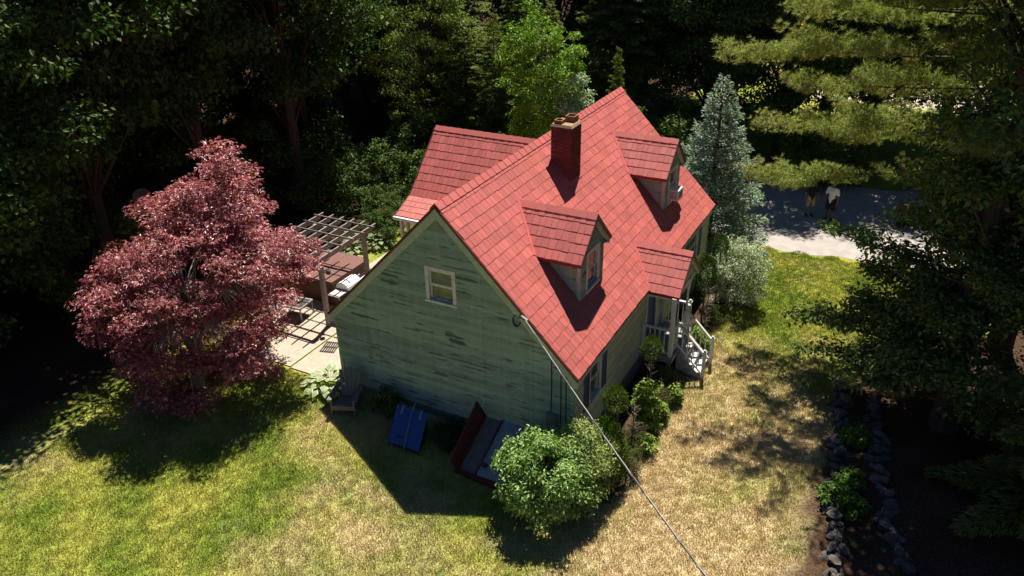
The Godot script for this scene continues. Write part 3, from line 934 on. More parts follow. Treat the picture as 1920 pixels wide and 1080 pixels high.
	lay_roof(p, Vector3(cx + he + 0.006, ey + 0.004, ze2), Vector3(0, 0, -1), Vector3(s, c, 0), ze2 - 2.8, len, len / 5.0)
	ridge_caps(p, Vector3(cx, hy + 0.01, 2.85), Vector3(cx, hy + 0.01, ze2 + 0.02), Vector3(1, 0, 0), k, 0.29, 0.14)
	var face := func(u: float, y: float, d: float) -> Vector3: return Vector3(cx + u, y, ze2 - 0.12 + d)
	mk(poly_wall([Vector2(-he + 0.1, ey - 0.02), Vector2(he - 0.1, ey - 0.02), Vector2(0, hy - 0.12)], face, -0.03, 0.0), "pediment", M.trim, p)
	b = Buf.new()
	b.box(Vector3(cx - he + 0.06, ey - 0.19, ze2 - 0.19), Vector3(cx + he - 0.06, ey - 0.025, ze2 - 0.1))
	mk(b, "front_beam", M.white, p)
	for q in [Vector3(5.2, 2.02, 4.63), Vector3(6.6, 2.02, 4.63)]:
		b = Buf.new()
		b.bar(q, q + Vector3(0.24, 0.22, 0), 0.05, 0.05)
		mk(b, "bracket", M.white, p)
	b = Buf.new()
	b.box(Vector3(cx - he + 0.1, ey - 0.09, 3.7), Vector3(cx + he - 0.1, ey - 0.07, 4.56))
	mk(b, "ceiling", M.trim, p)

# ---------- plants ----------
func clump(b: Buf, ctr: Vector3, rad: Vector3, n: int, l: float, w: float, c0: Color, c1: Color, up := 0.6, fill := 0.45) -> void:
	for i in n:
		var u := rv()
		var p := ctr + u * rad * pow(rg.randf(), fill)
		var nn := (rv() * 0.75 + Vector3.UP * up + u * 0.35).normalized()
		var d := rv()
		d = (d - nn * d.dot(nn)).normalized()
		d.y -= 0.2
		var s := rf(0.7, 1.2)
		b.leaf(p, d, nn, l * s, w * s, c0.lerp(c1, rg.randf()))

func limb(b: Buf, a: Vector3, e: Vector3, r0: float, r1: float, sag := 0.1, sides := 5) -> void:
	var pts := []
	var rad := []
	var l := (e - a).length()
	var j := rv() * l * 0.06
	for i in 5:
		var t := i / 4.0
		pts.append(a.lerp(e, t) + Vector3.UP * sin(t * PI) * l * sag + j * sin(t * PI))
		rad.append(lerpf(r0, r1, t))
	b.tube(pts, rad, sides, Color.WHITE, false)

func trunk_into(b: Buf, h: float, r: float, bend := 0.2, top := 0.25) -> void:
	var a := rf(0, TAU)
	var pts := []
	var rad := []
	for i in 8:
		var t := i / 7.0
		pts.append(Vector3(cos(a) * sin(t * 3.0) * bend, h * t - 0.15, sin(a) * sin(t * 2.2) * bend))
		rad.append(r * lerpf(1.0, top, t) * (1.35 if i == 0 else 1.0))
	b.tube(pts, rad, 9, Color.WHITE, true)

func broadleaf(o: Node3D, h: float, tr: float, cc: Vector3, cr: Vector3, nc: int, lpc: int, cl: float, l: float, w: float, c0: Color, c1: Color, bark: Material, lm: Material, shell := 0.5, flat := 0.55, up := 0.6) -> void:
	var t := Buf.new()
	trunk_into(t, h, tr)
	var f := Buf.new()
	for i in nc:
		var u := rv()
		var r := lerpf(shell, 1.0, sqrt(rg.randf()))
		var p := cc + u * cr * r * rf(0.88, 1.08)
		var s := cl * rf(0.65, 1.25)
		clump(f, p, Vector3(s, s * flat, s), int(lpc * s * s / (cl * cl)), l, w, c0, c1, up)
		if i % 3 == 0:
			var y := clampf(p.y - (p - cc * Vector3(1, 0, 1)).length() * 0.45, h * 0.12, h * 0.97)
			limb(t, Vector3(0, y, 0), p, tr * 0.28 * (1.1 - y / h), 0.012)
	mk(t, "trunk", bark, o)
	mk(f, "crown", lm, o)

func conifer(o: Node3D, h: float, tr: float, r: float, y0: float, step: float, per: int, dens: float, l: float, w: float, c0: Color, c1: Color, tipc: Color, droop: float, flat: bool, lm: Material, power := 0.85, bare := 0.0) -> void:
	var t := Buf.new()
	t.tube([Vector3(0, -0.15, 0), Vector3(0, h * 0.5, 0), Vector3(0, h, 0)], [tr, tr * 0.6, 0.015], 7)
	var f := Buf.new()
	var y := y0
	while y < h - 0.05:
		var k := (y - y0) / (h - y0)
		var n := int(per * lerpf(1.0, 0.7, k))
		var a0 := rf(0, TAU)
		for i in n:
			var a := a0 + TAU * i / n + rf(-0.3, 0.3)
			var ln := (r * pow(1.0 - k, power) + 0.08) * (rf(0.6, 1.15) if flat else rf(0.72, 1.12))
			var out := Vector3(cos(a), 0, sin(a))
			var side := Vector3(-sin(a), 0, cos(a))
			var rise := lerpf(-0.05, 0.45, k) + rf(-0.1, 0.1)
			var base := Vector3(0, y + rf(-0.5, 0.5) * step, 0)
			if ln > 0.5 and rg.randf() < 0.6:
				limb(t, base, base + out * ln * 0.85 + Vector3.UP * (rise - droop * 0.8) * ln * 0.85, tr * 0.16, 0.006, 0.02, 4)
			var m := int(ln * ln * dens + ln * dens * 0.6) + 3
			for j in m:
				var s := sqrt(rf(bare, 1.0))
				var spread := (1.0 - s) * ln * 0.5 + 0.10
				var q := rf(-1, 1)
				var p := base + out * (ln * s) + side * (q * spread) + Vector3.UP * ((rise - droop * s) * ln * s - absf(q) * spread * droop * 0.7 + rf(-0.04, 0.05) * (1.0 if flat else 2.2))
				var d := (out * 0.8 + side * q * 0.9 + Vector3.UP * (-droop * 0.5 if flat else rf(-0.3, 0.7)) + rv() * (0.25 if flat else 0.55)).normalized()
				var nn := (Vector3.UP + rv() * (0.5 if flat else 0.9)).normalized()
				nn = (nn - d * nn.dot(d)).normalized()
				var sc := rf(0.7, 1.25)
				f.leaf(p, d, nn, l * sc, w * sc, c0.lerp(c1, rg.randf()).lerp(tipc, s * s * rf(0.2, 1.0)))
		y += step * lerpf(1.0, 0.7, k)
	mk(t, "trunk", M.bark, o)
	mk(f, "crown", lm, o)

func pine_tree() -> void:
	var base := at_ground(11.5, 13.6)
	var o := thing("white_pine", "tall white pine whose long soft feathery branches reach over the driveway", "tree", base)
	var t := Buf.new()
	trunk_into(t, 19.0, 0.3, 0.15, 0.15)
	var f := Buf.new()
	# [start height, tip, plume width]
	var arms := [
		[8.6, Vector3(7.6, 8.85, 5.1), 1.0], [8.0, Vector3(9.4, 7.75, 6.6), 0.8], [6.6, Vector3(10.0, 6.35, 6.3), 1.25], [6.0, Vector3(10.8, 6.0, 7.6), 1.0],
		[4.9, Vector3(10.0, 4.6, 5.85), 1.0], [9.3, Vector3(10.2, 9.6, 6.2), 1.1], [9.9, Vector3(8.4, 10.2, 7.0), 1.0], [7.3, Vector3(10.4, 7.6, 7.3), 0.6],
		[11.5, Vector3(8.0, 11.6, 6.3), 1.3], [12.8, Vector3(9.6, 13.0, 8.0), 1.2], [14.2, Vector3(11.0, 14.6, 9.6), 1.1], [11.0, Vector3(15.0, 11.0, 8.6), 1.2], [13.6, Vector3(7.0, 13.8, 10.0), 1.1],
		[9.0, Vector3(17.0, 9.0, 11.0), 1.2], [10.0, Vector3(15.0, 10.0, 18.0), 1.3], [12.0, Vector3(8.0, 12.0, 17.0), 1.3], [15.5, Vector3(13.0, 16.5, 11.6), 1.0], [16.4, Vector3(10.0, 17.3, 13.0), 0.9], [17.4, Vector3(12.0, 18.6, 14.6), 0.7], [7.4, Vector3(5.6, 7.6, 11.5), 1.0], [5.6, Vector3(15.0, 5.4, 9.0), 1.0]]
	for ai in arms.size():
		var a := Vector3(0, arms[ai][0] - base.y, 0)
		var e: Vector3 = arms[ai][1] - base
		var wd: float = arms[ai][2]
		var ax := e - a
		var ln := ax.length()
		var dir := ax / ln
		var side := dir.cross(Vector3.UP).normalized()
		limb(t, a, a.lerp(e, 0.8), 0.05, 0.012, 0.03, 5)
		# side boughs fork forward off the arm, each a plume of needle tufts
		var nb := int(ln * 3.6)
		for i in nb + 1:
			var s := 1.0 if i == nb else pow(rf(0.02, 0.98), 0.75)
			var sg := 1.0 if i % 2 == 0 else -1.0
			var root := a + dir * (ln * s) + Vector3.UP * sin(s * PI) * ln * 0.03
			var bl := wd * rf(0.75, 1.35) * (0.55 + 0.75 * sin(minf(s * 1.25, 1.0) * PI * 0.72))
			var bd := (dir * rf(0.55, 1.0) + side * sg * rf(0.25, 0.85) + Vector3.UP * rf(-0.22, 0.22)).normalized()
			if i == nb:
				bd = dir
				root -= dir * bl * 0.6
			for k in int(bl * 46.0):
				var q := rg.randf()
				var fat := 0.19 * (1.0 - 0.5 * q) + 0.04
				var p := root + bd * (bl * q) + Vector3.UP * (q * q * bl * 0.22) + rv() * Vector3(fat, fat * 1.1, fat)
				if p.x * p.x + p.z * p.z < 0.25:
					continue
				var fwd := (bd + Vector3.UP * 0.55).normalized()
				var tone := rf()
				var col := Color(0.28, 0.325, 0.095).lerp(Color(0.48, 0.51, 0.19), tone)
				if rg.randf() < 0.07:
					col = Color(0.38, 0.28, 0.12)
				for j in 15:
					var d := (fwd * 0.8 + rv()).normalized()
					var w := d.cross(rv()).normalized() * 0.0075
					var tip := p + d * rf(0.10, 0.17)
					f.v.append(p + w); f.v.append(p - w); f.v.append(tip)
					f.c.append(col); f.c.append(col); f.c.append(col)
	mk(t, "trunk", M.pinebark, o)
	mk(f, "crown", M.needle, o)

func star_leaf(b: Buf, p: Vector3, d: Vector3, n: Vector3, l: float, k: Color) -> void:   # a five-lobed maple leaf, three blades
	var s := d.cross(n)
	b.leaf(p, d, n, l, l * 0.38, k)
	b.leaf(p, (d * 0.55 + s * 0.83 - n * 0.15).normalized(), n, l * 0.85, l * 0.32, k)
	b.leaf(p, (d * 0.55 - s * 0.83 - n * 0.15).normalized(), n, l * 0.85, l * 0.32, k)

func red_maple() -> void:
	var base := at_ground(-2.1, -7.5)
	var o := thing("japanese_maple", "large wine-red maple with layered lacy foliage on the left lawn", "tree", base)
	var t := Buf.new()
	var f := Buf.new()
	var cc := Vector3(0.85, 3.25, 0.0)
	t.tube([Vector3(0, -0.1, 0), Vector3(0.05, 0.7, 0), Vector3(0.15, 1.3, 0.05)], [0.2, 0.15, 0.13], 8)
	var forks := []
	for i in 6:
		var a := TAU * i / 6.0 + rf(-0.3, 0.3)
		var e := Vector3(0.15, 1.2, 0.05) + Vector3(cos(a) * rf(0.8, 1.3) + 0.25, rf(1.2, 2.3), sin(a) * rf(0.8, 1.3))
		limb(t, Vector3(0.12, rf(0.7, 1.25), 0.03), e, 0.075, 0.035, 0.04, 6)
		forks.append(e)
	for i in 270:   # flat tiers of leaves at the ends of the twigs
		var u := rv()
		u.y = u.y * 0.5 + 0.5 if rg.randf() < 0.5 else u.y
		u = u.normalized()
		var r := lerpf(0.55, 1.0, pow(rg.randf(), 0.5))
		var lump := 0.90 + 0.16 * sin(u.x * 5.0 + 1.3) * sin(u.z * 5.0) + rf(-0.07, 0.08)
		var p := cc + Vector3(u.x * 3.5 * (1.0 - 0.5 * maxf(u.y, 0.0)) + maxf(u.y, 0.0) * 0.5, u.y * (3.95 if u.y > 0.0 else 3.2), u.z * 3.5 * (1.0 - 0.5 * maxf(u.y, 0.0)) + maxf(u.y, 0.0) * 0.95) * r * lump
		if i >= 215:   # a skirt of low tiers that hides the trunk
			var a := rf(0, TAU)
			p = Vector3(0.4 + cos(a) * rf(0.8, 2.4), rf(0.45, 1.9), 0.2 + sin(a) * rf(0.8, 2.4))
		if p.y < 0.25:
			p.y = rf(0.3, 0.9)
		var s := rf(0.34, 0.80)
		var src: Vector3 = forks[0]
		for q in forks:
			if p.distance_to(q) < p.distance_to(src):
				src = q
		limb(t, src, p, 0.026, 0.005, 0.05, 4)
		var tone := rf(-0.25, 0.25)
		for k in int(480 * s * s):
			var v := rv()
			var q := p + v * Vector3(s, s * 0.26, s) * pow(rg.randf(), 0.5) - Vector3.UP * (v.x * v.x + v.z * v.z) * s * 0.18
			var nn := (rv() * 0.55 + Vector3.UP * 0.85 + v * 0.25).normalized()
			var d := rv() + (q - cc).normalized() * 0.7
			d = (d - nn * d.dot(nn)).normalized()
			d.y -= 0.25
			var m := clampf(rf() + tone, 0.0, 1.0)
			var col := Color(0.20, 0.032, 0.048).lerp(Color(0.66, 0.27, 0.28), m * m)
			if rg.randf() < 0.12:
				col = Color(0.34, 0.13, 0.06).lerp(col, rf(0.2, 0.7))
			star_leaf(f, q, d, nn, rf(0.055, 0.125), col)
	mk(t, "trunk", M.palebark, o)
	mk(f, "crown", M.red, o)

func near_tree() -> void:   # the broadleaf tree at the right whose low boughs hang over the lawn
	var base := at_ground(6.3, 12.2)
	var o := thing("leafy_tree", "large dark broadleaf tree hanging over the lawn's right edge", "tree", base)
	var t := Buf.new()
	trunk_into(t, 15.5, 0.3, 0.35, 0.2)
	var f := Buf.new()
	var c0 := Color(0.06, 0.12, 0.025)
	var c1 := Color(0.15, 0.235, 0.055)
	# boughs: tip, how full, how wide
	var boughs := [
		[Vector3(8.4, 3.95, 8.0), 1.0, 0.42], [Vector3(8.2, 3.1, 9.2), 1.2, 0.55], [Vector3(8.0, 1.15, 7.35), 0.8, 0.4], [Vector3(7.6, 1.5, 8.1), 1.2, 0.5], [Vector3(7.4, 2.0, 9.3), 1.5, 0.65],
		[Vector3(6.6, 0.75, 8.2), 0.9, 0.45], [Vector3(5.6, 0.9, 9.2), 1.2, 0.55], [Vector3(8.4, 4.8, 10.2), 1.4, 0.7], [Vector3(5.2, 1.0, 10.3), 1.2, 0.6], [Vector3(9.2, 2.4, 10.8), 1.4, 0.7],
		[Vector3(8.6, 5.8, 10.6), 1.5, 0.75], [Vector3(7.0, 3.0, 11.0), 1.5, 0.8], [Vector3(4.2, 2.2, 12.6), 1.4, 0.8], [Vector3(4.6, 1.0, 13.4), 1.4, 0.8], [Vector3(9.4, 6.8, 11.8), 1.4, 0.8], [Vector3(9.0, 3.4, 12.6), 1.6, 0.9],
		[Vector3(8.0, 2.1, 9.2), 1.5, 0.6], [Vector3(8.2, 3.7, 9.8), 1.5, 0.7], [Vector3(6.4, 1.4, 9.6), 1.5, 0.7], [Vector3(8.2, 2.7, 11.4), 1.8, 0.9], [Vector3(8.4, 4.6, 12.0), 1.8, 0.9], [Vector3(8.6, 6.0, 10.8), 1.8, 0.9], [Vector3(5.0, 1.9, 11.0), 1.7, 0.8], [Vector3(5.8, 3.2, 11.6), 1.8, 0.9], [Vector3(9.6, 8.6, 12.6), 1.8, 1.0], [Vector3(5.4, 4.6, 12.8), 1.8, 0.9], [Vector3(6.6, 7.0, 12.0), 1.8, 1.0],
		[Vector3(7.0, 5.0, 12.4), 1.6, 0.9], [Vector3(8.6, 7.9, 11.3), 1.4, 0.8], [Vector3(10.2, 4.8, 13.4), 1.5, 0.9], [Vector3(5.6, 3.6, 13.8), 1.5, 0.9], [Vector3(7.6, 6.6, 13.6), 1.6, 1.0]]
	for bi in boughs:
		var e: Vector3 = bi[0] - base
		var y := clampf(e.y * 0.75 + 0.9, 1.6, 8.5)
		var a := Vector3(0.05, y, 0)
		limb(t, a, e, 0.06, 0.012, 0.06, 5)
		var full: float = bi[1]
		var wide: float = bi[2]
		for k in int(7 * full) + 3:
			var s := rf(0.35, 1.0)
			var p := a.lerp(e, s) + Vector3.UP * sin(s * PI) * (e - a).length() * 0.05 + rv() * Vector3(1, 0.35, 1) * wide * (1.25 - s * 0.7)
			clump(f, p, Vector3(wide, 0.16 + wide * 0.2, wide) * rf(0.7, 1.25), int(80 * full), 0.15, 0.08, c0, c1, 0.9)
	for i in 165:   # the high canopy that shades the bed and the woods' floor
		var u := rv()
		var p := Vector3(2.0, 13.6, -1.2) + u * Vector3(4.4, 2.6, 3.2) * lerpf(0.2, 1.0, sqrt(rg.randf()))
		clump(f, p, Vector3(0.9, 0.5, 0.9), 110, 0.19, 0.12, c0, c1, 0.7)
		if i % 4 == 0:
			limb(t, Vector3(0.1, clampf(p.y - 3.0, 8.0, 14.0), 0), p, 0.06, 0.01)
	for i in 150:   # the upper crown
		var u := rv()
		var p := Vector3(1.4, 8.0, 0.9) + u * Vector3(3.9, 4.6, 3.2) * lerpf(0.4, 1.0, sqrt(rg.randf()))
		if p.z < -1.9 and p.y < 8.0:
			continue
		clump(f, p, Vector3(0.8, 0.45, 0.8), 115, 0.17, 0.1, c0, c1, 0.7)
		if i % 4 == 0:
			limb(t, Vector3(0.1, clampf(p.y - 2.0, 2.5, 11.5), 0), p, 0.06, 0.01)
	mk(t, "trunk", M.bark, o)
	mk(f, "crown", M.gloss, o)

func shrub(o: Node3D, r: Vector3, n: int, lpc: int, cl: float, l: float, w: float, c0: Color, c1: Color, lm: Material, stems := 6, up := 0.6, yc := -1.0) -> void:
	var f := Buf.new()
	var t := Buf.new()
	var cc := Vector3(0, r.y * 0.95 if yc < 0.0 else yc, 0)
	for i in n:
		var u := rv()
		var p := cc + u * r * lerpf(0.5, 1.0, pow(rg.randf(), 0.4)) * (rf(0.85, 1.1) if i % 6 else rf(1.0, 1.18))
		if p.y < 0.12:
			p.y = rf(0.12, 0.4)
		clump(f, p, Vector3(cl, cl * 0.75, cl) * rf(0.7, 1.2), lpc, l, w, c0, c1, up)
		if i % maxi(1, n / (stems * 3)) == 0:
			limb(t, Vector3(u.x * r.x * 0.2, -0.05, u.z * r.z * 0.2), p, 0.018, 0.006, 0.05, 4)
	mk(t, "stem", M.twig, o)
	mk(f, "foliage", lm, o)

func thuja(o: Node3D, parts: Array, c0: Color, c1: Color, stem_h := 0.0, twigs := 0) -> void:
	# clipped evergreen: parts are [centre, radius x, radius y]; fine upright sprays over the surface
	var f := Buf.new()
	for p in parts:
		var ctr: Vector3 = p[0]
		var rx: float = p[1]
		var ry: float = p[2]
		var n := int(2600.0 * rx * maxf(rx, ry) * 3.0) + 300
		for i in n:
			var u := rv()
			var taper := 1.0 - 0.35 * maxf(u.y, 0.0)
			var q := ctr + Vector3(u.x * rx * taper, u.y * ry, u.z * rx * taper) * rf(0.72, 1.03) * (1.0 + 0.08 * sin(u.x * 9.0 + u.y * 7.0) * sin(u.z * 8.0))
			var d := (Vector3.UP * 0.6 + u * 0.8 + rv() * 0.5).normalized()
			var nn := d.cross(rv()).normalized()
			f.leaf(q, d, nn, rf(0.06, 0.12), rf(0.02, 0.035), c0.lerp(c1, rg.randf()))
	mk(f, "foliage", M.leaf, o)
	var t := Buf.new()
	if stem_h > 0.0:
		t.tube([Vector3(0, -0.1, 0), Vector3(0.03, stem_h * 0.5, 0.02), Vector3(0, stem_h, 0)], [0.04, 0.032, 0.025], 6)
	for i in twigs:
		var y := rf(0.25, 1.0) * stem_h
		var d := rv()
		d.y = absf(d.y) * 0.6 + 0.25
		t.tube([Vector3(0, y, 0), Vector3(0, y, 0) + d * rf(0.12, 0.3)], [0.008, 0.003], 3)
	if stem_h > 0.0:
		mk(t, "stem", M.twig, o)

func blades(o: Node3D, n: int, l: float, w: float, c0: Color, c1: Color, spread := 0.35) -> void:   # arching strap leaves
	var f := Buf.new()
	for i in n:
		var a := rf(0, TAU)
		var out := Vector3(cos(a), 0, sin(a))
		var s := Vector3(-sin(a), 0, cos(a)) * w * 0.5
		var p := rv() * Vector3(spread, 0, spread) * 0.5
		var ln := l * rf(0.6, 1.15)
		var q := p + out * ln * 0.35 + Vector3.UP * ln * 0.65
		var e := p + out * ln * 0.85 + Vector3.UP * ln * rf(0.25, 0.55)
		var k := c0.lerp(c1, rg.randf())
		f.tri(p - s * 0.6, p + s * 0.6, q + s, k); f.tri(p - s * 0.6, q + s, q - s, k); f.tri(q - s, q + s, e, k)
	mk(f, "foliage", M.leaf, o)

func hosta(o: Node3D, n: int, r: float, l: float, c0: Color, c1: Color, edge: Color) -> void:
	for ring in 3:
		for i in n / 3:
			var f := Buf.new()
			var a := TAU * i / (n / 3.0) + ring * 0.4 + rf(-0.2, 0.2)
			var out := Vector3(cos(a), 0, sin(a))
			var s := Vector3(-sin(a), 0, cos(a))
			var rr := r * (0.25 + 0.32 * ring)
			var p := out * rr + Vector3.UP * (0.42 - 0.1 * ring + rf(-0.05, 0.05))
			var ln := l * rf(0.8, 1.2)
			var d := (out + Vector3.UP * (0.15 - 0.25 * ring)).normalized()
			var nn := s.cross(d).normalized() * -1.0
			var k := c0.lerp(c1, rg.randf())
			var w := ln * 0.36
			var m := p + d * ln * 0.45 - nn * 0.02
			f.tri(p, m + s * w * 0.7, m, k); f.tri(p, m, m - s * w * 0.7, k)
			f.tri(m, m + s * w * 0.7, p + d * ln, k); f.tri(m, p + d * ln, m - s * w * 0.7, k)
			f.tri(p, m + s * w + nn * 0.01, m + s * w * 0.7, edge); f.tri(p, m - s * w * 0.7, m - s * w + nn * 0.01, edge)
			f.tri(m + s * w * 0.7, m + s * w + nn * 0.01, p + d * ln * 1.06, edge); f.tri(m - s * w * 0.7, p + d * ln * 1.06, m - s * w + nn * 0.01, edge)
			f.tri(Vector3(0, 0.02, 0) + out * 0.04, p, p + s * 0.012, k)
			mk(f, "leaf", M.gloss, o)

func build_plants() -> void:
	red_maple()
	print("maple ", Time.get_ticks_msec())
	near_tree()
	pine_tree()
	print("pine ", Time.get_ticks_msec())
	# blue spruce by the driveway
	var o := thing("blue_spruce", "silvery blue spruce cone beyond the house's far corner", "tree", at_ground(14.7, 3.15))
	conifer(o, 7.0, 0.16, 2.5, 0.25, 0.29, 13, 26.0, 0.15, 0.06, Color(0.13, 0.18, 0.15), Color(0.22, 0.28, 0.245), Color(0.46, 0.56, 0.54), 0.10, false, M.needle, 0.9, 0.05)
	# lit conifers behind the house
	var hem0 := Color(0.06, 0.10, 0.022)
	var hem1 := Color(0.13, 0.175, 0.04)
	var tip := Color(0.30, 0.33, 0.09)
	M.hem = leafmat(0.5, Color(0.8, 0.95, 0.35))
	o = thing("hemlock", "broad hemlock rising behind the airy sunlit tree", "tree", at_ground(24.0, -14.6), 0.0, "sunlit trees behind the house")
	conifer(o, 11.5, 0.22, 4.3, 0.8, 0.42, 10, 24.0, 0.22, 0.09, hem0, hem1, tip, 0.22, true, M.hem, 0.75, 0.08)
	copy(o, at_ground(22.3, -9.3), 2.1, Vector3(0.52, 0.86, 0.52), "slim sunlit hemlock between the airy tree and the bright green sapling", "sunlit trees behind the house")
	copy(o, at_ground(24.0, -4.6), 4.0, Vector3(0.8, 0.98, 0.8), "shadowy hemlock behind the main roof's far ridge end", "sunlit trees behind the house")
	copy(o, at_ground(18.2, -2.3), 1.0, Vector3(0.22, 0.58, 0.22), "small yellow green conifer peeking over the main ridge", "sunlit trees behind the house")
	copy(o, at_ground(28.0, -18.0), 5.0, Vector3(1.0, 1.1, 1.0), "tall hemlock standing behind the broad one", "sunlit trees behind the house")
	copy(o, at_ground(19.6, -10.9), 3.0, Vector3(0.62, 0.6, 0.62), "young hemlock with bright tips at the airy tree's right side", "sunlit trees behind the house")
	copy(o, at_ground(19.0, -8.9), 1.4, Vector3(0.36, 0.66, 0.36), "narrow young hemlock with bright tips left of the green sapling", "sunlit trees behind the house")
	copy(o, at_ground(20.4, -6.6), 5.4, Vector3(0.5, 0.7, 0.5), "young hemlock right behind the bright green sapling", "sunlit trees behind the house")
	copy(o, at_ground(3.6, 15.4), 0.6, Vector3(0.75, 0.72, 0.75), "dark hemlock in the lower right corner of the woods", "sunlit trees behind the house")
	o = thing("airy_tree", "broad airy sunlit tree behind the back wing's ridge", "tree", at_ground(19.6, -13.4), 0.0, "sunlit trees behind the house")
	broadleaf(o, 12.5, 0.17, Vector3(0, 6.6, 0), Vector3(3.3, 6.4, 3.3), 250, 120, 0.62, 0.14, 0.065, Color(0.14, 0.21, 0.04), Color(0.36, 0.42, 0.11), M.bark, M.leaf, 0.35, 0.34, 0.8)
	o = thing("birch_sapling", "bright green slender young tree with a thin pale trunk behind the chimney", "tree", at_ground(16.3, -5.1), 0.0, "sunlit trees behind the house")
	broadleaf(o, 8.6, 0.06, Vector3(0, 5.6, 0), Vector3(1.75, 3.6, 1.75), 105, 120, 0.5, 0.15, 0.085, Color(0.12, 0.23, 0.022), Color(0.28, 0.41, 0.05), M.palebark, M.leaf, 0.25, 0.6, 0.7)
	o = thing("pale_sapling", "small tree with pale whitish green leaves beside the chimney top", "tree", at_ground(16.0, -3.4), 0.0, "sunlit trees behind the house")
	broadleaf(o, 5.6, 0.05, Vector3(0, 4.4, 0), Vector3(0.75, 1.7, 0.75), 34, 110, 0.36, 0.13, 0.08, Color(0.26, 0.34, 0.22), Color(0.55, 0.62, 0.48), M.palebark, M.leaf, 0.2, 0.7, 0.7)
	print("conifers ", Time.get_ticks_msec())
	# the surrounding woods: three kinds of tall trees, low enough in leaf to hide what is behind
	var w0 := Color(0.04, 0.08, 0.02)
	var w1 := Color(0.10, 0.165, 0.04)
	var protos := []
	var spots := [[-4.5, -14.5], [4.2, -18.6], [13.6, -16.6]]
	for i in 3:
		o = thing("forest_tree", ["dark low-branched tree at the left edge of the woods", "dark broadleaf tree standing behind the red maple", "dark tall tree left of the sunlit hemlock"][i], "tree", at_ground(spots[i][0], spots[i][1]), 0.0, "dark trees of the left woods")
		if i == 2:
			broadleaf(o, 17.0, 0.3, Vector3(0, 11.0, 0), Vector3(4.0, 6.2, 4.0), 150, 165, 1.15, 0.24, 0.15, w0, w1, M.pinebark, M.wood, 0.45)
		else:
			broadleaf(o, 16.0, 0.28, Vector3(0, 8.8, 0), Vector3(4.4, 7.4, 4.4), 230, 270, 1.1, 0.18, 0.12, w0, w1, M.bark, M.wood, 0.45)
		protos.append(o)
	print("protos ", Time.get_ticks_msec())
	# [x, z, kind, height factor, width factor]
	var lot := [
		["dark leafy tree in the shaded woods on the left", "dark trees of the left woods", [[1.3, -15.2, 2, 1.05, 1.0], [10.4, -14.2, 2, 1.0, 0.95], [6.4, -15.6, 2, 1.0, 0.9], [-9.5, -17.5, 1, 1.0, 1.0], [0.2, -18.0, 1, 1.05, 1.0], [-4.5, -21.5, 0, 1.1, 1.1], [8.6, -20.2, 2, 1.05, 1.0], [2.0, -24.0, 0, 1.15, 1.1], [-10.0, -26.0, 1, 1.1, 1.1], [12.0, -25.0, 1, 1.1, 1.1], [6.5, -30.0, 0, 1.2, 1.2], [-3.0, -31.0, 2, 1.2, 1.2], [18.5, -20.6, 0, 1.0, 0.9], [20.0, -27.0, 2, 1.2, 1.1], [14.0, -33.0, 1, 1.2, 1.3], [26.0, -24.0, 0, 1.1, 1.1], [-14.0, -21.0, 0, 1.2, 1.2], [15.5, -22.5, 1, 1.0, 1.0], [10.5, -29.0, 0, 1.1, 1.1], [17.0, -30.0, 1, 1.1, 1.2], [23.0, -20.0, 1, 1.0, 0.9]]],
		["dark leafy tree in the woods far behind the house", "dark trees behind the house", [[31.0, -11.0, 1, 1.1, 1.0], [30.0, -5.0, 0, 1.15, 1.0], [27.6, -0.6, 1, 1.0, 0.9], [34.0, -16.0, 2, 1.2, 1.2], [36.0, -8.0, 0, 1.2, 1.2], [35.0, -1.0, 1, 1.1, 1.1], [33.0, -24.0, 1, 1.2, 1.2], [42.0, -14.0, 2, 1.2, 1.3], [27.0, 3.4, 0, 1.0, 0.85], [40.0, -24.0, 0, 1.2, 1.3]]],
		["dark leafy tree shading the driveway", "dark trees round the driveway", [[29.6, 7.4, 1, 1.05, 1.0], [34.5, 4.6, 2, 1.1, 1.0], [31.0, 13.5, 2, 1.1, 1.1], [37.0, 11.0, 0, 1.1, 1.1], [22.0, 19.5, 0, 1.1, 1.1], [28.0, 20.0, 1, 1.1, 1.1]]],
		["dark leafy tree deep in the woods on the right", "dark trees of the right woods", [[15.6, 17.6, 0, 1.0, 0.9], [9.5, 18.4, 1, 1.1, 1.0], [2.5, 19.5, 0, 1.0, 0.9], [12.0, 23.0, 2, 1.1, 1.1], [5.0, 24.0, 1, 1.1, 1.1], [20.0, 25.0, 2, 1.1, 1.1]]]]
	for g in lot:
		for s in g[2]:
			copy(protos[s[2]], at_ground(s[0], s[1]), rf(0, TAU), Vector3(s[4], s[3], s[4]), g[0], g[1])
	# undergrowth
	o = thing("understory_shrub", "sunlit green shrub behind the back wing's left end", "shrub", at_ground(13.4, -10.8), 0.0, "shrubs at the wood's edge")
	shrub(o, Vector3(1.7, 1.5, 1.7), 60, 95, 0.42, 0.15, 0.085, Color(0.05, 0.10, 0.02), Color(0.13, 0.19, 0.045), M.leaf)
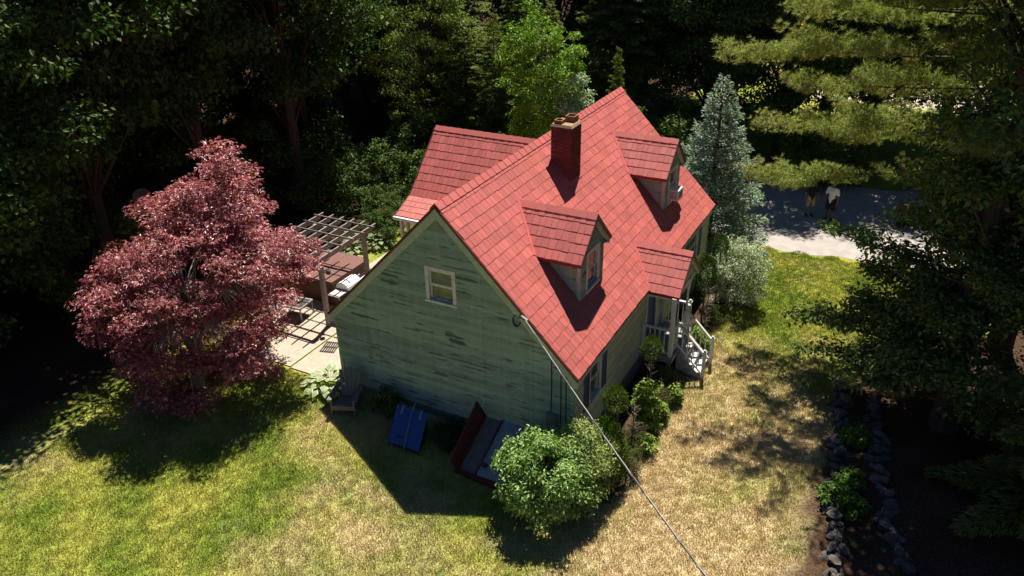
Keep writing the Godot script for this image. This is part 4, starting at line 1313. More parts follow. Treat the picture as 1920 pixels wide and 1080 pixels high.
	var us := [[15.2, -8.6, 0.9, "yellow green shrub just behind the back wing's ridge"], [17.0, -12.4, 1.0, "tall shrub at the foot of the broad hemlock"], [15.6, -6.6, 0.95, "leafy shrub at the foot of the bright green sapling"], [10.4, -12.6, 1.0, "dim shrub at the shaded wood's edge behind the pergola"], [17.5, -9.6, 0.95, "shrub between the hemlock and the slim conifer"], [20.0, -1.0, 1.3, "shrub hidden behind the main roof's ridge end"], [10.2, -9.4, 0.62, "low dark shrub right of the pergola"], [8.9, -8.9, 0.5, "low leafy shrub beside the pergola's corner post"], [12.2, -14.5, 1.2, "dim shrub between two trunks in the left woods"], [22.5, 0.5, 1.4, "dark shrub behind the blue spruce"], [9.0, -16.5, 1.5, "dim round shrub below the dark tree behind the maple"], [15.6, -18.8, 1.6, "dim shrub under the tall tree left of the hemlock"], [6.0, -15.2, 1.3, "dim shrub behind the satellite dish"], [0.5, -14.6, 1.4, "dim shrub left of the satellite dish"], [12.6, -20.5, 1.7, "dim shrub deep between the trunks of the left woods"], [25.2, 6.0, 1.3, "dark shrub at the driveway's shady far side"]]
	for s in us:
		copy(o, at_ground(s[0], s[1]), rf(0, TAU), Vector3.ONE * s[2], s[3], "shrubs at the wood's edge")
	print("woods ", Time.get_ticks_msec())
	# big mixed bush at the near corner
	o = thing("corner_bush", "big round bush of mixed light green leaves at the house's near corner", "bush", at_ground(-1.6, 3.66))
	shrub(o, Vector3(1.12, 1.12, 1.12), 120, 105, 0.32, 0.115, 0.062, Color(0.13, 0.24, 0.05), Color(0.36, 0.50, 0.17), M.gloss, 8, 0.7)
	o = thing("viburnum", "yellower small-leaved shrub merging with the big corner bush", "shrub", at_ground(-0.85, 4.25))
	shrub(o, Vector3(0.85, 1.2, 0.72), 75, 130, 0.26, 0.065, 0.038, Color(0.18, 0.25, 0.06), Color(0.42, 0.48, 0.16), M.gloss, 8, 0.7)
	o = thing("globe_arborvitae", "rounded clipped evergreen tucked behind the corner bush", "shrub", at_ground(-0.02, 4.62), 0.0, "clipped evergreens along the front")
	thuja(o, [[Vector3(0, 0.95, 0), 0.55, 1.1]], Color(0.06, 0.11, 0.018), Color(0.14, 0.205, 0.035), 0.4)
	# topiary standards along the front wall
	var bed := "clipped evergreens along the front"
	o = thing("topiary_standard", "evergreen ball on a bare trunk below the near front window", "shrub", at_ground(0.42, 4.68), 0.0, bed)
	thuja(o, [[Vector3(0.05, 2.28, -0.08), 0.30, 0.36]], Color(0.05, 0.09, 0.016), Color(0.13, 0.18, 0.03), 2.1, 26)
	o = thing("topiary_standard", "pear-shaped evergreen on a twiggy trunk beside the porch", "shrub", at_ground(3.2, 4.62), 0.0, bed)
	thuja(o, [[Vector3(0.0, 2.22, 0), 0.27, 0.36]], Color(0.045, 0.085, 0.014), Color(0.12, 0.17, 0.03), 2.05, 46)
	o = thing("topiary_standard", "dark narrow evergreen cone beyond the porch", "shrub", at_ground(9.25, 4.5), 0.0, bed)
	thuja(o, [[Vector3(0, 1.75, 0), 0.36, 0.72]], Color(0.03, 0.065, 0.014), Color(0.075, 0.12, 0.025), 1.4, 20)
	o = thing("topiary_standard", "small dark evergreen tuft in front of the white-leaved shrub", "shrub", at_ground(10.6, 4.62), 0.0, bed)
	thuja(o, [[Vector3(0, 2.3, 0), 0.24, 0.3]], Color(0.03, 0.065, 0.014), Color(0.08, 0.125, 0.025), 2.1, 14)
	for s in [[7.75, 5.0, "bare twiggy stem standing just beyond the porch stairs"], [8.5, 4.85, "bare brown double stem between porch and evergreen cone"], [1.45, 4.75, "dead bristly stem behind the utility cable"]]:
		o = thing("bare_stem", s[2], "shrub", at_ground(s[0], s[1]), rf(0, 6), "leafless stems in the front bed")
		var t := Buf.new()
		t.tube([Vector3(0, -0.1, 0), Vector3(0.05, 0.8, 0.02), Vector3(0.02, 1.65, 0)], [0.035, 0.022, 0.008], 5)
		for i in 46:
			var y := rf(0.3, 1.6)
			var d := rv()
			d.y = absf(d.y) * 0.7 + 0.2
			t.tube([Vector3(0.04, y, 0.01), Vector3(0.04, y, 0.01) + d * rf(0.1, 0.3)], [0.007, 0.003], 3)
		mk(t, "stem", M.twig, o)
	for s in [[0.55, 4.95, 0.5, 0.42, true, "half-dead brown and green bush round the near topiary trunk"], [1.7, 4.85, 0.32, 0.36, true, "browned bush with green tips in the front bed"], [3.55, 4.9, 0.36, 0.34, true, "grey green half-dead bush near the porch steps"], [7.35, 4.95, 0.42, 0.36, false, "dark round evergreen behind the stair rail"], [4.4, 4.75, 0.5, 0.45, false, "shaded low evergreen in front of the porch deck"], [9.0, 4.95, 0.3, 0.38, false, "small evergreen at the feet of the bare stems"]]:
		o = thing("low_bush", s[5], "bush", at_ground(s[0], s[1]), rf(0, 6), "low bushes in the front bed")
		shrub(o, Vector3(s[2], s[3], s[2]), 40, 60, 0.15, 0.05, 0.022, Color(0.05, 0.075, 0.018), Color(0.115, 0.15, 0.035), M.leaf, 5, 0.3)
		if s[4]:
			var dead := Buf.new()
			clump(dead, Vector3(0, s[3] * 1.3, 0), Vector3(s[2] * 0.9, s[3] * 0.95, s[2] * 0.9), 700, 0.06, 0.014, Color(0.16, 0.11, 0.075), Color(0.27, 0.20, 0.14), 0.2, 0.3)
			mk(dead, "dead_twigs", M.leaf, o)
	for s in [[2.55, 4.8, 0.36, 0.82, "lime green leafy shrub in the middle of the front bed"], [3.0, 5.0, 0.24, 0.32, "low lime green sprout beside the leafy shrub"], [4.05, 5.15, 0.18, 0.3, "small bluish green plant at the bed's end by the stairs"], [1.55, 5.15, 0.22, 0.25, "small bright green plant at the bed's edge near the cable"], [6.95, 5.05, 0.3, 0.5, "leafy climber beside the porch's far railing"]]:
		o = thing("leafy_plant", s[4], "plant", at_ground(s[0], s[1]), rf(0, 6), "light green plants in the front bed")
		shrub(o, Vector3(s[2], s[3], s[2]), int(34 * s[3] / 0.5), 46, 0.17, 0.1, 0.065, Color(0.13, 0.22, 0.03), Color(0.30, 0.38, 0.07), M.leaf, 4, 0.8)
	o = thing("variegated_dogwood", "tall shrub with white-edged pale leaves by the driveway lawn", "shrub", at_ground(10.75, 5.25))
	shrub(o, Vector3(0.98, 1.35, 0.98), 110, 95, 0.3, 0.085, 0.045, Color(0.20, 0.25, 0.15), Color(0.68, 0.72, 0.58), M.leaf, 8, 0.75)
	# near the gable wall
	o = thing("variegated_hosta", "cream-edged hosta clump at the house's back corner by the patio", "plant", at_ground(-0.35, -4.0))
	hosta(o, 60, 0.62, 0.30, Color(0.22, 0.30, 0.13), Color(0.34, 0.42, 0.22), Color(0.62, 0.64, 0.48))
	for s in [[7.6, -9.3, 0.9, "pale hosta clump by the pergola's right post"], [8.4, -8.6, 1.0, "white-edged hosta at the patio's far corner"]]:
		o = thing("shade_hosta", s[3], "plant", at_ground(s[0], s[1]), 0.3, "hostas behind the patio")
		hosta(o, 36, 0.55 * s[2], 0.28, Color(0.10, 0.17, 0.05), Color(0.20, 0.28, 0.10), Color(0.34, 0.38, 0.22))
	o = thing("fern_clump", "dim green ferns between the chair and the blue panel", "plant", at_ground(-0.55, -1.75))
	shrub(o, Vector3(0.34, 0.4, 0.34), 30, 42, 0.16, 0.13, 0.05, Color(0.04, 0.09, 0.018), Color(0.09, 0.16, 0.03), M.leaf, 4, 0.6)
	o = thing("daylily_clump", "dark strappy daylilies between the blue panel and the open hatch", "plant", at_ground(-0.65, 0.42))
	blades(o, 260, 0.62, 0.022, Color(0.03, 0.055, 0.018), Color(0.07, 0.10, 0.03), 0.9)
	for s in [[1.75, 10.15, 0.5, "bright leafy plant between the two rows of stones"], [2.6, 10.2, 0.34, "small leafy plant higher up the stone-edged bed"], [4.6, 10.1, 0.38, "dim plant in the shaded part of the stone-edged bed"]]:
		o = thing("bed_plant", s[3], "plant", at_ground(s[0], s[1]), rf(0, 6), "plants in the stone-edged bed")
		shrub(o, Vector3(s[2], s[2] * 0.45, s[2]), 24, 36, 0.15, 0.12, 0.09, Color(0.05, 0.12, 0.015), Color(0.12, 0.22, 0.03), M.leaf, 4, 0.9)
	# a dead-twig tangle and stones below the maple
	print("plants ", Time.get_ticks_msec())

# ---------- people ----------
func capsules(p: Vector3, bones: Array, blend: float) -> float:
	var d := 9.0
	for q in bones:
		var a: Vector3 = q[0]
		var ba: Vector3 = q[1]
		var t := clampf((p - a).dot(ba) * q[2], 0.0, 1.0)
		var e: float = (p - a - ba * t).length() - lerpf(q[3], q[4], t)
		var h := clampf(0.5 + 0.5 * (d - e) / blend, 0.0, 1.0)
		d = lerpf(d, e, h) - blend * h * (1.0 - h)
	return d

func nets(b: Buf, list: Array, cell: float, blend: float, k: Color) -> void:   # list: [a, b, radius at a, radius at b]
	var bones := []
	var mn := Vector3.ONE * 99.0
	var mx := Vector3.ONE * -99.0
	for q in list:
		var ba: Vector3 = q[1] - q[0]
		bones.append([q[0], ba, 1.0 / maxf(ba.length_squared(), 1e-6), q[2], q[3]])
		var r := Vector3.ONE * (maxf(q[2], q[3]) + cell * 2.0)
		mn = mn.min(q[0] - r).min(q[1] - r)
		mx = mx.max(q[0] + r).max(q[1] + r)
	var n := Vector3i(((mx - mn) / cell).ceil()) + Vector3i.ONE
	var val := PackedFloat32Array()
	val.resize(n.x * n.y * n.z)
	for x in n.x:
		for y in n.y:
			for z in n.z:
				val[(x * n.y + y) * n.z + z] = capsules(mn + Vector3(x, y, z) * cell, bones, blend)
	var pt := {}
	var sx := n.y * n.z
	var sy := n.z
	for x in n.x - 1:
		for y in n.y - 1:
			for z in n.z - 1:
				var i := x * sx + y * sy + z
				var sum := Vector3.ZERO
				var m := 0
				var c := [val[i], val[i + sx], val[i + sy], val[i + sx + sy], val[i + 1], val[i + sx + 1], val[i + sy + 1], val[i + sx + sy + 1]]
				for e in [[0, 1], [2, 3], [4, 5], [6, 7], [0, 2], [1, 3], [4, 6], [5, 7], [0, 4], [1, 5], [2, 6], [3, 7]]:
					var va: float = c[e[0]]
					var vb: float = c[e[1]]
					if (va < 0.0) != (vb < 0.0):
						var t := va / (va - vb)
						var pa := Vector3(e[0] & 1, (e[0] >> 1) & 1, e[0] >> 2)
						var pb := Vector3(e[1] & 1, (e[1] >> 1) & 1, e[1] >> 2)
						sum += pa.lerp(pb, t)
						m += 1
				if m > 0:
					pt[i] = mn + (Vector3(x, y, z) + sum / m) * cell
	for x in range(1, n.x - 1):
		for y in range(1, n.y - 1):
			for z in range(1, n.z - 1):
				var i := x * sx + y * sy + z
				var v := val[i] < 0.0
				for ax in [[sx, sy, 1], [sy, 1, sx], [1, sx, sy]]:
					if v != (val[i + ax[0]] < 0.0):
						var q: Array = [pt[i], pt[i - ax[1]], pt[i - ax[1] - ax[2]], pt[i - ax[2]]]
						if v:
							b.quad(q[0], q[3], q[2], q[1], k)
						else:
							b.quad(q[0], q[1], q[2], q[3], k)

func person(label: String, at: Vector3, turn: float, h: float, shirt: Color, shorts: Color, skin: Color, hair: Color, shoe: Color) -> void:
	var o := thing("person", label, "person", at, turn, "people on the driveway")
	var s := h / 1.78   # faces +z
	var V := func(x: float, y: float, z: float) -> Vector3: return Vector3(x, y, z) * s
	var sk := []
	var b := Buf.new()
	var arms := []
	for g in [-1.0, 1.0]:
		sk.append([V.call(g * 0.1, 0.92, 0), V.call(g * 0.115, 0.5, 0.02), 0.085 * s, 0.055 * s])
		sk.append([V.call(g * 0.115, 0.5, 0.02), V.call(g * 0.12, 0.09, -0.01), 0.055 * s, 0.036 * s])
		sk.append([V.call(g * 0.12, 0.05, -0.03), V.call(g * 0.14, 0.03, 0.16), 0.04 * s, 0.03 * s])
		var el: Vector3 = V.call(g * 0.27, 1.14, -0.02)
		var wr: Vector3 = V.call(g * 0.29, 0.90, 0.06)
		sk.append([V.call(g * 0.19, 1.43, 0), el, 0.052 * s, 0.04 * s])
		sk.append([el, wr, 0.04 * s, 0.027 * s])
		sk.append([wr, wr + V.call(0.0, -0.08, 0.015), 0.028 * s, 0.034 * s])
		arms.append([el, wr, g])
	sk.append([V.call(0, 0.95, 0), V.call(0, 1.12, 0), 0.125 * s, 0.115 * s])
	sk.append([V.call(-0.05, 1.3, 0), V.call(0.05, 1.3, 0), 0.125 * s, 0.125 * s])
	sk.append([V.call(-0.14, 1.43, 0), V.call(0.14, 1.43, 0), 0.06 * s, 0.06 * s])
	sk.append([V.call(0, 1.42, 0), V.call(0, 1.56, 0.01), 0.055 * s, 0.052 * s])
	nets(b, sk, 0.03, 0.035, skin)
	# head: skull, jaw, nose, ears
	nets(b, [[V.call(0, 1.67, -0.015), V.call(0, 1.69, 0.015), 0.09 * s, 0.088 * s], [V.call(0, 1.60, 0.03), V.call(0, 1.58, 0.055), 0.055 * s, 0.04 * s], [V.call(0, 1.665, 0.1), V.call(0, 1.64, 0.115), 0.01 * s, 0.015 * s], [V.call(-0.092, 1.67, 0), V.call(-0.092, 1.64, 0), 0.014 * s, 0.01 * s], [V.call(0.092, 1.67, 0), V.call(0.092, 1.64, 0), 0.014 * s, 0.01 * s]], 0.012, 0.015, skin)
	for a in arms:   # five fingers on each hand
		var w: Vector3 = a[1] + V.call(0, -0.09, 0.015)
		for f in 4:
			var r: Vector3 = w + V.call(0.0, -0.01, -0.028 + f * 0.02)
			var l := [0.065, 0.082, 0.088, 0.075][f] as float
			b.tube([r, r + V.call(-a[2] * 0.012, -l * 0.55, 0.008), r + V.call(-a[2] * 0.03, -l, 0.012)], [0.010 * s, 0.009 * s, 0.007 * s], 5, skin)
		b.tube([a[1] + V.call(0, -0.04, 0.035), a[1] + V.call(-a[2] * 0.005, -0.08, 0.06), a[1] + V.call(-a[2] * 0.012, -0.115, 0.062)], [0.013 * s, 0.011 * s, 0.008 * s], 5, skin)
	mk(b, "body", M.skin, o, true)
	b = Buf.new()
	var sh := [[V.call(0, 0.93, 0), V.call(0, 1.12, 0), 0.16 * s, 0.14 * s], [V.call(-0.06, 1.3, 0), V.call(0.06, 1.3, 0), 0.145 * s, 0.145 * s], [V.call(-0.15, 1.43, 0), V.call(0.15, 1.43, 0), 0.075 * s, 0.075 * s]]
	for g in [-1.0, 1.0]:
		sh.append([V.call(g * 0.19, 1.43, 0), V.call(g * 0.25, 1.22, -0.01), 0.07 * s, 0.07 * s])
	nets(b, sh, 0.03, 0.03, shirt)
	mk(b, "shirt", M.cloth, o, true)
	b = Buf.new()
	var st := [[V.call(-0.05, 0.92, 0), V.call(0.05, 0.92, 0), 0.15 * s, 0.15 * s]]
	for g in [-1.0, 1.0]:
		st.append([V.call(g * 0.1, 0.86, 0), V.call(g * 0.125, 0.56, 0.015), 0.105 * s, 0.1 * s])
	nets(b, st, 0.03, 0.025, shorts)
	mk(b, "shorts", M.cloth, o, true)
	b = Buf.new()
	for g in [-1.0, 1.0]:
		nets(b, [[V.call(g * 0.12, 0.045, -0.05), V.call(g * 0.14, 0.04, 0.17), 0.05 * s, 0.042 * s], [V.call(g * 0.12, 0.06, -0.03), V.call(g * 0.12, 0.11, -0.02), 0.05 * s, 0.046 * s]], 0.02, 0.02, shoe)
	mk(b, "shoes", M.cloth, o, true)
	b = Buf.new()
	nets(b, [[V.call(0, 1.70, -0.03), V.call(0, 1.72, 0.0), 0.098 * s, 0.092 * s], [V.call(0, 1.65, -0.06), V.call(0, 1.69, -0.05), 0.07 * s, 0.08 * s]], 0.018, 0.015, hair)
	mk(b, "hair", M.cloth, o, true)
	for g in [-1.0, 1.0]:
		b = Buf.new()
		b.lathe(V.call(g * 0.035, 1.675, 0.092), [Vector2(0, -0.008), Vector2(0.009, 0), Vector2(0, 0.008)], 6)
		mk(b, "eye", M.dark, o)
	b = Buf.new()
	b.bar(V.call(-0.022, 1.605, 0.092), V.call(0.022, 1.605, 0.092), 0.012, 0.008)
	mk(b, "mouth", M.maroon, o)

# ---------- yard objects ----------
func rock(size: Vector3, sd: int) -> Buf:
	var b := Buf.new()
	var n := FastNoiseLite.new()
	n.seed = sd
	n.frequency = 0.9
	var rows := 5
	var cols := 7
	var g := []
	for i in rows + 1:
		var r := []
		for j in cols:
			var th := PI * i / rows
			var ph := TAU * (j + 0.5 * (i % 2)) / cols
			var u := Vector3(sin(th) * cos(ph), cos(th), sin(th) * sin(ph))
			r.append(u * size * (1.0 + 0.42 * n.get_noise_3dv(u * 1.6)))
		g.append(r)
	for i in rows:
		for j in cols:
			var k := (j + 1) % cols
			if i > 0:
				b.tri(g[i][j], g[i][k], g[i + 1][j])
			if i < rows - 1:
				b.tri(g[i][k], g[i + 1][k], g[i + 1][j])
	return b

func build_objects() -> void:
	M.skin = mat(Color.WHITE, 0.6)
	M.skin.vertex_color_use_as_albedo = true
	M.cloth = mat(Color.WHITE, 0.9)
	M.cloth.vertex_color_use_as_albedo = true
	var b: Buf
	# pergola
	var pg := thing("pergola", "weathered grey timber pergola over the hot tub", "pergola")
	for q in [[2.45, -6.3], [5.05, -6.55], [2.5, -8.75], [5.1, -8.8]]:
		b = Buf.new()
		b.box(Vector3(q[0] - 0.065, 0.03, q[1] - 0.065), Vector3(q[0] + 0.065, 2.22, q[1] + 0.065))
		mk(b, "post", M.oldwood, pg)
	for q in [[2.45, -6.3, 2.5, -9.0], [5.05, -6.5, 5.1, -9.0]]:
		b = Buf.new()
		b.bar(Vector3(q[0], 2.16, q[1]), Vector3(q[2], 2.16, q[3]), 0.05, 0.14)
		mk(b, "beam", M.oldwood, pg)
	for i in 6:
		var z := -6.42 - i * 0.47
		b = Buf.new()
		var w := 0.045
		var prof := [Vector2(2.12, 2.36), Vector2(2.22, 2.25), Vector2(5.5, 2.25), Vector2(5.62, 2.33), Vector2(5.74, 2.37), Vector2(5.76, 2.43), Vector2(2.12, 2.43)]
		var mp := func(u: float, y: float, d: float) -> Vector3: return Vector3(u, y, z + d - 0.11 * (u - 2.2) / 3.5)
		b = poly_wall(prof, mp, -w * 0.5, w * 0.5)
		mk(b, "rafter", M.oldwood, pg)
	for i in 6:
		b = Buf.new()
		var x := 2.5 + i * 0.58
		b.box(Vector3(x - 0.018, 2.432, -9.0), Vector3(x + 0.018, 2.47, -6.3))
		mk(b, "slat", M.greywood, pg)
	var lamp := thing("work_light", "small black floodlight clamped to the pergola's near post", "light", Vector3(2.6, 2.0, -6.22))
	b = Buf.new()
	b.bar(Vector3(0, 0, 0), Vector3(0.08, -0.05, 0.1), 0.16, 0.12)
	mk(b, "housing", M.black, lamp)
	b = Buf.new()
	b.tube([Vector3(-0.12, 0.05, 0), Vector3(0, 0.02, 0)], [0.015, 0.015], 5)
	mk(b, "clamp", M.dark, lamp)
	# hot tub
	var ht := thing("hot_tub", "brown wooden hot tub with a folded brown cover under the pergola", "hot tub", Vector3(0, 0.035, 0))
	b = Buf.new()
	b.box(Vector3(3.62, 0.06, -8.75), Vector3(5.62, 0.84, -6.98))
	mk(b, "cabinet", M.tub, ht)
	for i in 13:
		b = Buf.new()
		b.box(Vector3(3.605, 0.06, -8.72 + i * 0.134), Vector3(3.62, 0.83, -8.72 + i * 0.134 + 0.126))
		mk(b, "side_plank", M.tub, ht)
	for i in 14:
		b = Buf.new()
		b.box(Vector3(3.64 + i * 0.141, 0.06, -6.98), Vector3(3.64 + i * 0.141 + 0.133, 0.83, -6.965))
		mk(b, "side_plank", M.tub, ht)
	for i in 2:
		for j in 4:
			b = Buf.new()
			b.box(Vector3(3.56 + i * 1.06, 0.845, -8.8 + j * 0.47), Vector3(3.56 + i * 1.06 + 1.05, 0.935 + 0.012 * absf(j - 1.5), -8.8 + j * 0.47 + 0.462))
			mk(b, "cover_pad", M.tubcover, ht)
	# grill
	var gr := thing("gas_grill", "gas grill with a white rounded lid beside the hot tub", "grill", Vector3(3.72, 0.035, -6.32))
	b = Buf.new()
	var lid := []
	for i in 9:
		var a := PI * i / 8.0
		lid.append(Vector2(cos(a) * 0.27, sin(a) * 0.24 + 0.93))
	var gm := func(u: float, y: float, d: float) -> Vector3: return Vector3(d, y, u)
	mk(poly_wall(lid, gm, -0.36, 0.36), "lid", M.enamel, gr)
	b.box(Vector3(-0.37, 0.72, -0.28), Vector3(0.37, 0.925, 0.28))
	mk(b, "firebox", M.black, gr)
	for x in [-0.62, 0.62]:
		b = Buf.new()
		b.box(Vector3(x - 0.24, 0.88, -0.22), Vector3(x + 0.24, 0.91, 0.22))
		mk(b, "side_shelf", M.whitewash, gr)
	for q in [[-0.33, -0.22], [0.33, -0.22], [-0.33, 0.22], [0.33, 0.22]]:
		b = Buf.new()
		b.tube([Vector3(q[0], 0, q[1]), Vector3(q[0], 0.73, q[1])], [0.022, 0.022], 6)
		mk(b, "leg", M.metal, gr)
	# low patio table with a metal frame, and a folding chair
	var pt := thing("patio_table", "dark low patio table beside the hot tub", "table", Vector3(2.55, 0.035, -7.75), 0.1)
	b = Buf.new()
	b.box(Vector3(-0.3, 0.46, -0.42), Vector3(0.3, 0.48, 0.42))
	mk(b, "top", M.dark, pt)
	for q in [[-0.34, 0.0, 0.06, 1.0], [0.34, 0.0, 0.06, 1.0]]:
		b = Buf.new()
		b.box(Vector3(q[0] - 0.035, 0.44, -0.46), Vector3(q[0] + 0.035, 0.5, 0.46))
		mk(b, "edge", M.oldwood, pt)
	for z in [-0.44, 0.44]:
		b = Buf.new()
		b.box(Vector3(-0.303, 0.44, z - 0.02), Vector3(0.303, 0.5, z + 0.02))
		mk(b, "edge", M.oldwood, pt)
	for q in [[-0.34, -0.42], [0.34, -0.42], [-0.34, 0.42], [0.34, 0.42]]:
		b = Buf.new()
		b.box(Vector3(q[0] - 0.02, 0, q[1] - 0.02), Vector3(q[0] + 0.02, 0.44, q[1] + 0.02))
		mk(b, "leg", M.metal, pt)
	var fc := thing("folding_chair", "black folding chair half hidden by the red maple", "chair", Vector3(1.75, 0.035, -8.35), 0.5)
	b = Buf.new()
	b.box(Vector3(-0.24, 0.42, -0.22), Vector3(0.24, 0.45, 0.22))
	mk(b, "seat", M.black, fc)
	b = Buf.new()
	b.hexa([Vector3(-0.24, 0.5, -0.24), Vector3(0.24, 0.5, -0.24), Vector3(0.24, 0.52, -0.22), Vector3(-0.24, 0.52, -0.22), Vector3(-0.24, 0.92, -0.36), Vector3(0.24, 0.92, -0.36), Vector3(0.24, 0.93, -0.34), Vector3(-0.24, 0.93, -0.34)])
	mk(b, "backrest", M.black, fc)
	for x in [-0.25, 0.25]:
		b = Buf.new()
		b.tube([Vector3(x, 0, 0.3), Vector3(x, 0.93, -0.37)], [0.012, 0.012], 5)
		mk(b, "leg", M.metal, fc)
		b = Buf.new()
		b.tube([Vector3(x, 0, -0.3), Vector3(x, 0.44, 0.2)], [0.012, 0.012], 5)
		mk(b, "leg", M.metal, fc)
	# drain grate mat
	var mt := thing("grill_mat", "black slatted mat on the patio by the house corner", "mat", Vector3(1.35, 0.042, -5.35), 0.3)
	for i in 7:
		b = Buf.new()
		b.box(Vector3(-0.3, 0, -0.24 + i * 0.075), Vector3(0.3, 0.02, -0.24 + i * 0.075 + 0.035))
		mk(b, "slat", M.black, mt)
	for x in [-0.28, 0.0, 0.28]:
		b = Buf.new()
		b.box(Vector3(x - 0.015, 0.02, -0.24), Vector3(x + 0.015, 0.032, 0.246))
		mk(b, "bar", M.black, mt)
	# adirondack chair, facing the camera side (-x)
	var ad := thing("adirondack_chair", "weathered wooden slatted lawn chair against the gable wall's left end", "chair", at_ground(-0.95, -2.85), -1.2)
	for i in 6:   # its front is local +z
		b = Buf.new()
		var z := 0.33 - i * 0.1
		b.bar(Vector3(-0.27, 0.36 - i * 0.024, z), Vector3(0.27, 0.36 - i * 0.024, z), 0.088, 0.022)
		mk(b, "seat_slat", M.greywood, ad)
	for i in 5:
		b = Buf.new()
		var x := -0.22 + i * 0.11
		var tl := 0.80 - absf(i - 2) * 0.05
		b.bar(Vector3(x * 0.85, 0.25, -0.25), Vector3(x * 1.25, 0.25 + tl, -0.25 - tl * 0.42), 0.1, 0.022, Vector3(0, 0, 1))
		mk(b, "back_slat", M.greywood, ad)
	for s in [-1.0, 1.0]:
		b = Buf.new()
		b.bar(Vector3(s * 0.36, 0.56, 0.42), Vector3(s * 0.34, 0.54, -0.42), 0.13, 0.024)
		mk(b, "arm", M.greywood, ad)
		b = Buf.new()
		b.box(Vector3(s * 0.32 - 0.02, 0, 0.28), Vector3(s * 0.32 + 0.02, 0.545, 0.4))
		mk(b, "leg", M.greywood, ad)
		b = Buf.new()
		b.bar(Vector3(s * 0.285, 0.31, 0.40), Vector3(s * 0.285, 0.05, -0.55), 0.022, 0.12)
		mk(b, "side_rail", M.greywood, ad)
	b = Buf.new()
	b.box(Vector3(-0.3, 0.22, 0.385), Vector3(0.3, 0.36, 0.405))
	mk(b, "front_apron", M.greywood, ad)
	b = Buf.new()
	b.bar(Vector3(-0.33, 0.5, -0.38), Vector3(0.33, 0.5, -0.38), 0.04, 0.06)
	mk(b, "back_rail", M.greywood, ad)
	# blue-painted sloping hatch
	var bp := thing("blue_hatch", "blue-painted sloping wooden panel by the gable wall", "hatch")
	for q in [[-1.26, -0.74], [-0.735, -0.26]]:
		b = Buf.new()
		b.hexa([Vector3(-0.72, 0.52, q[0]), Vector3(-0.72, 0.52, q[1]), Vector3(-0.74, 0.49, q[1]), Vector3(-0.74, 0.49, q[0]), Vector3(-1.66, 0.02, q[0] + 0.3), Vector3(-1.66, 0.02, q[1] + 0.28), Vector3(-1.66, -0.02, q[1] + 0.28), Vector3(-1.66, -0.02, q[0] + 0.3)])
		mk(b, "panel", M.blue, bp)
	b = Buf.new()
	b.hexa([Vector3(-0.74, -0.25, -1.2), Vector3(-0.74, -0.25, -0.3), Vector3(-1.6, -0.25, -0.05), Vector3(-1.6, -0.25, -0.85), Vector3(-0.74, 0.47, -1.2), Vector3(-0.74, 0.47, -0.3), Vector3(-1.6, -0.03, -0.05), Vector3(-1.6, -0.03, -0.85)])
	mk(b, "base", M.maroon, bp)
	for z in [-1.05, -0.45]:
		b = Buf.new()
		b.bar(Vector3(-0.72, 0.535, z), Vector3(-0.95, 0.415, z + 0.06), 0.05, 0.012)
		mk(b, "hinge", M.metal, bp)
	b = Buf.new()
	b.bar(Vector3(-1.5, 0.13, -0.78), Vector3(-1.5, 0.13, -0.6), 0.03, 0.04)
	mk(b, "handle", M.dark, bp)
	var pole := thing("garden_pole", "thin wooden pole lying down the blue panel", "pole")
	b = Buf.new()
	b.tube([Vector3(-0.62, 0.66, -0.72), Vector3(-0.9, 0.47, -0.68), Vector3(-1.68, 0.04, -0.42)], [0.014, 0.015, 0.016], 6)
	mk(b, "shaft", M.oldwood, pole)
	b = Buf.new()
	b.tube([Vector3(-1.68, 0.04, -0.42), Vector3(-1.75, 0.0, -0.4)], [0.028, 0.022], 6)
	mk(b, "tip", M.clay, pole)
	# cellar bulkhead with one leaf folded open
	var bh := thing("cellar_bulkhead", "maroon cellar bulkhead with its left door open and grey right door closed", "cellar door")
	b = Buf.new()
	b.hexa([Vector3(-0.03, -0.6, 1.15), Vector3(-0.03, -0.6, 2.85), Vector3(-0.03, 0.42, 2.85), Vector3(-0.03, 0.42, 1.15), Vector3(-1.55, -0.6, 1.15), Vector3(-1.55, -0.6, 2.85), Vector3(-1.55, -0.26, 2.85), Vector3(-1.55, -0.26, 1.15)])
	mk(b, "curb", M.greywood, bh)  # solid block; its darker wood colour stands for the shade in the open stairway
	b = Buf.new()   # closed leaf
	b.hexa([Vector3(-0.05, 0.47, 1.66), Vector3(-0.05, 0.47, 2.9), Vector3(-1.62, -0.22, 2.9), Vector3(-1.62, -0.22, 1.66), Vector3(-0.05, 0.435, 1.66), Vector3(-0.05, 0.435, 2.9), Vector3(-1.62, -0.255, 2.9), Vector3(-1.62, -0.255, 1.66)])
	mk(b, "closed_leaf", M.hatch, bh)
	for q in [[1.66, 1.69], [2.87, 2.9]]:
		b = Buf.new()
		b.bar(Vector3(-0.06, 0.495, (q[0] + q[1]) * 0.5), Vector3(-1.6, -0.185, (q[0] + q[1]) * 0.5), 0.04, 0.03)
		mk(b, "leaf_rim", M.maroon, bh)
	b = Buf.new()
	b.bar(Vector3(-1.35, -0.07, 1.8), Vector3(-1.25, -0.02, 1.8), 0.14, 0.03)
	mk(b, "handle", M.dark, bh)
	b = Buf.new()   # open leaf, folded up and a little outwards from the left edge
	var up := Vector3(-0.28, 0.66, -0.12)
	var h0 := Vector3(-0.05, 0.45, 1.16)
	var h1 := Vector3(-1.62, -0.24, 1.16)
	b.hexa([h0, h1, h1 + up * 0.72, h0 + up, h0 + Vector3(0, 0, 0.03), h1 + Vector3(0, 0, 0.03), h1 + up * 0.72 + Vector3(0, 0, 0.03), h0 + up + Vector3(0, 0, 0.03)])
	mk(b, "open_leaf", M.maroon, bh)
	b = Buf.new()
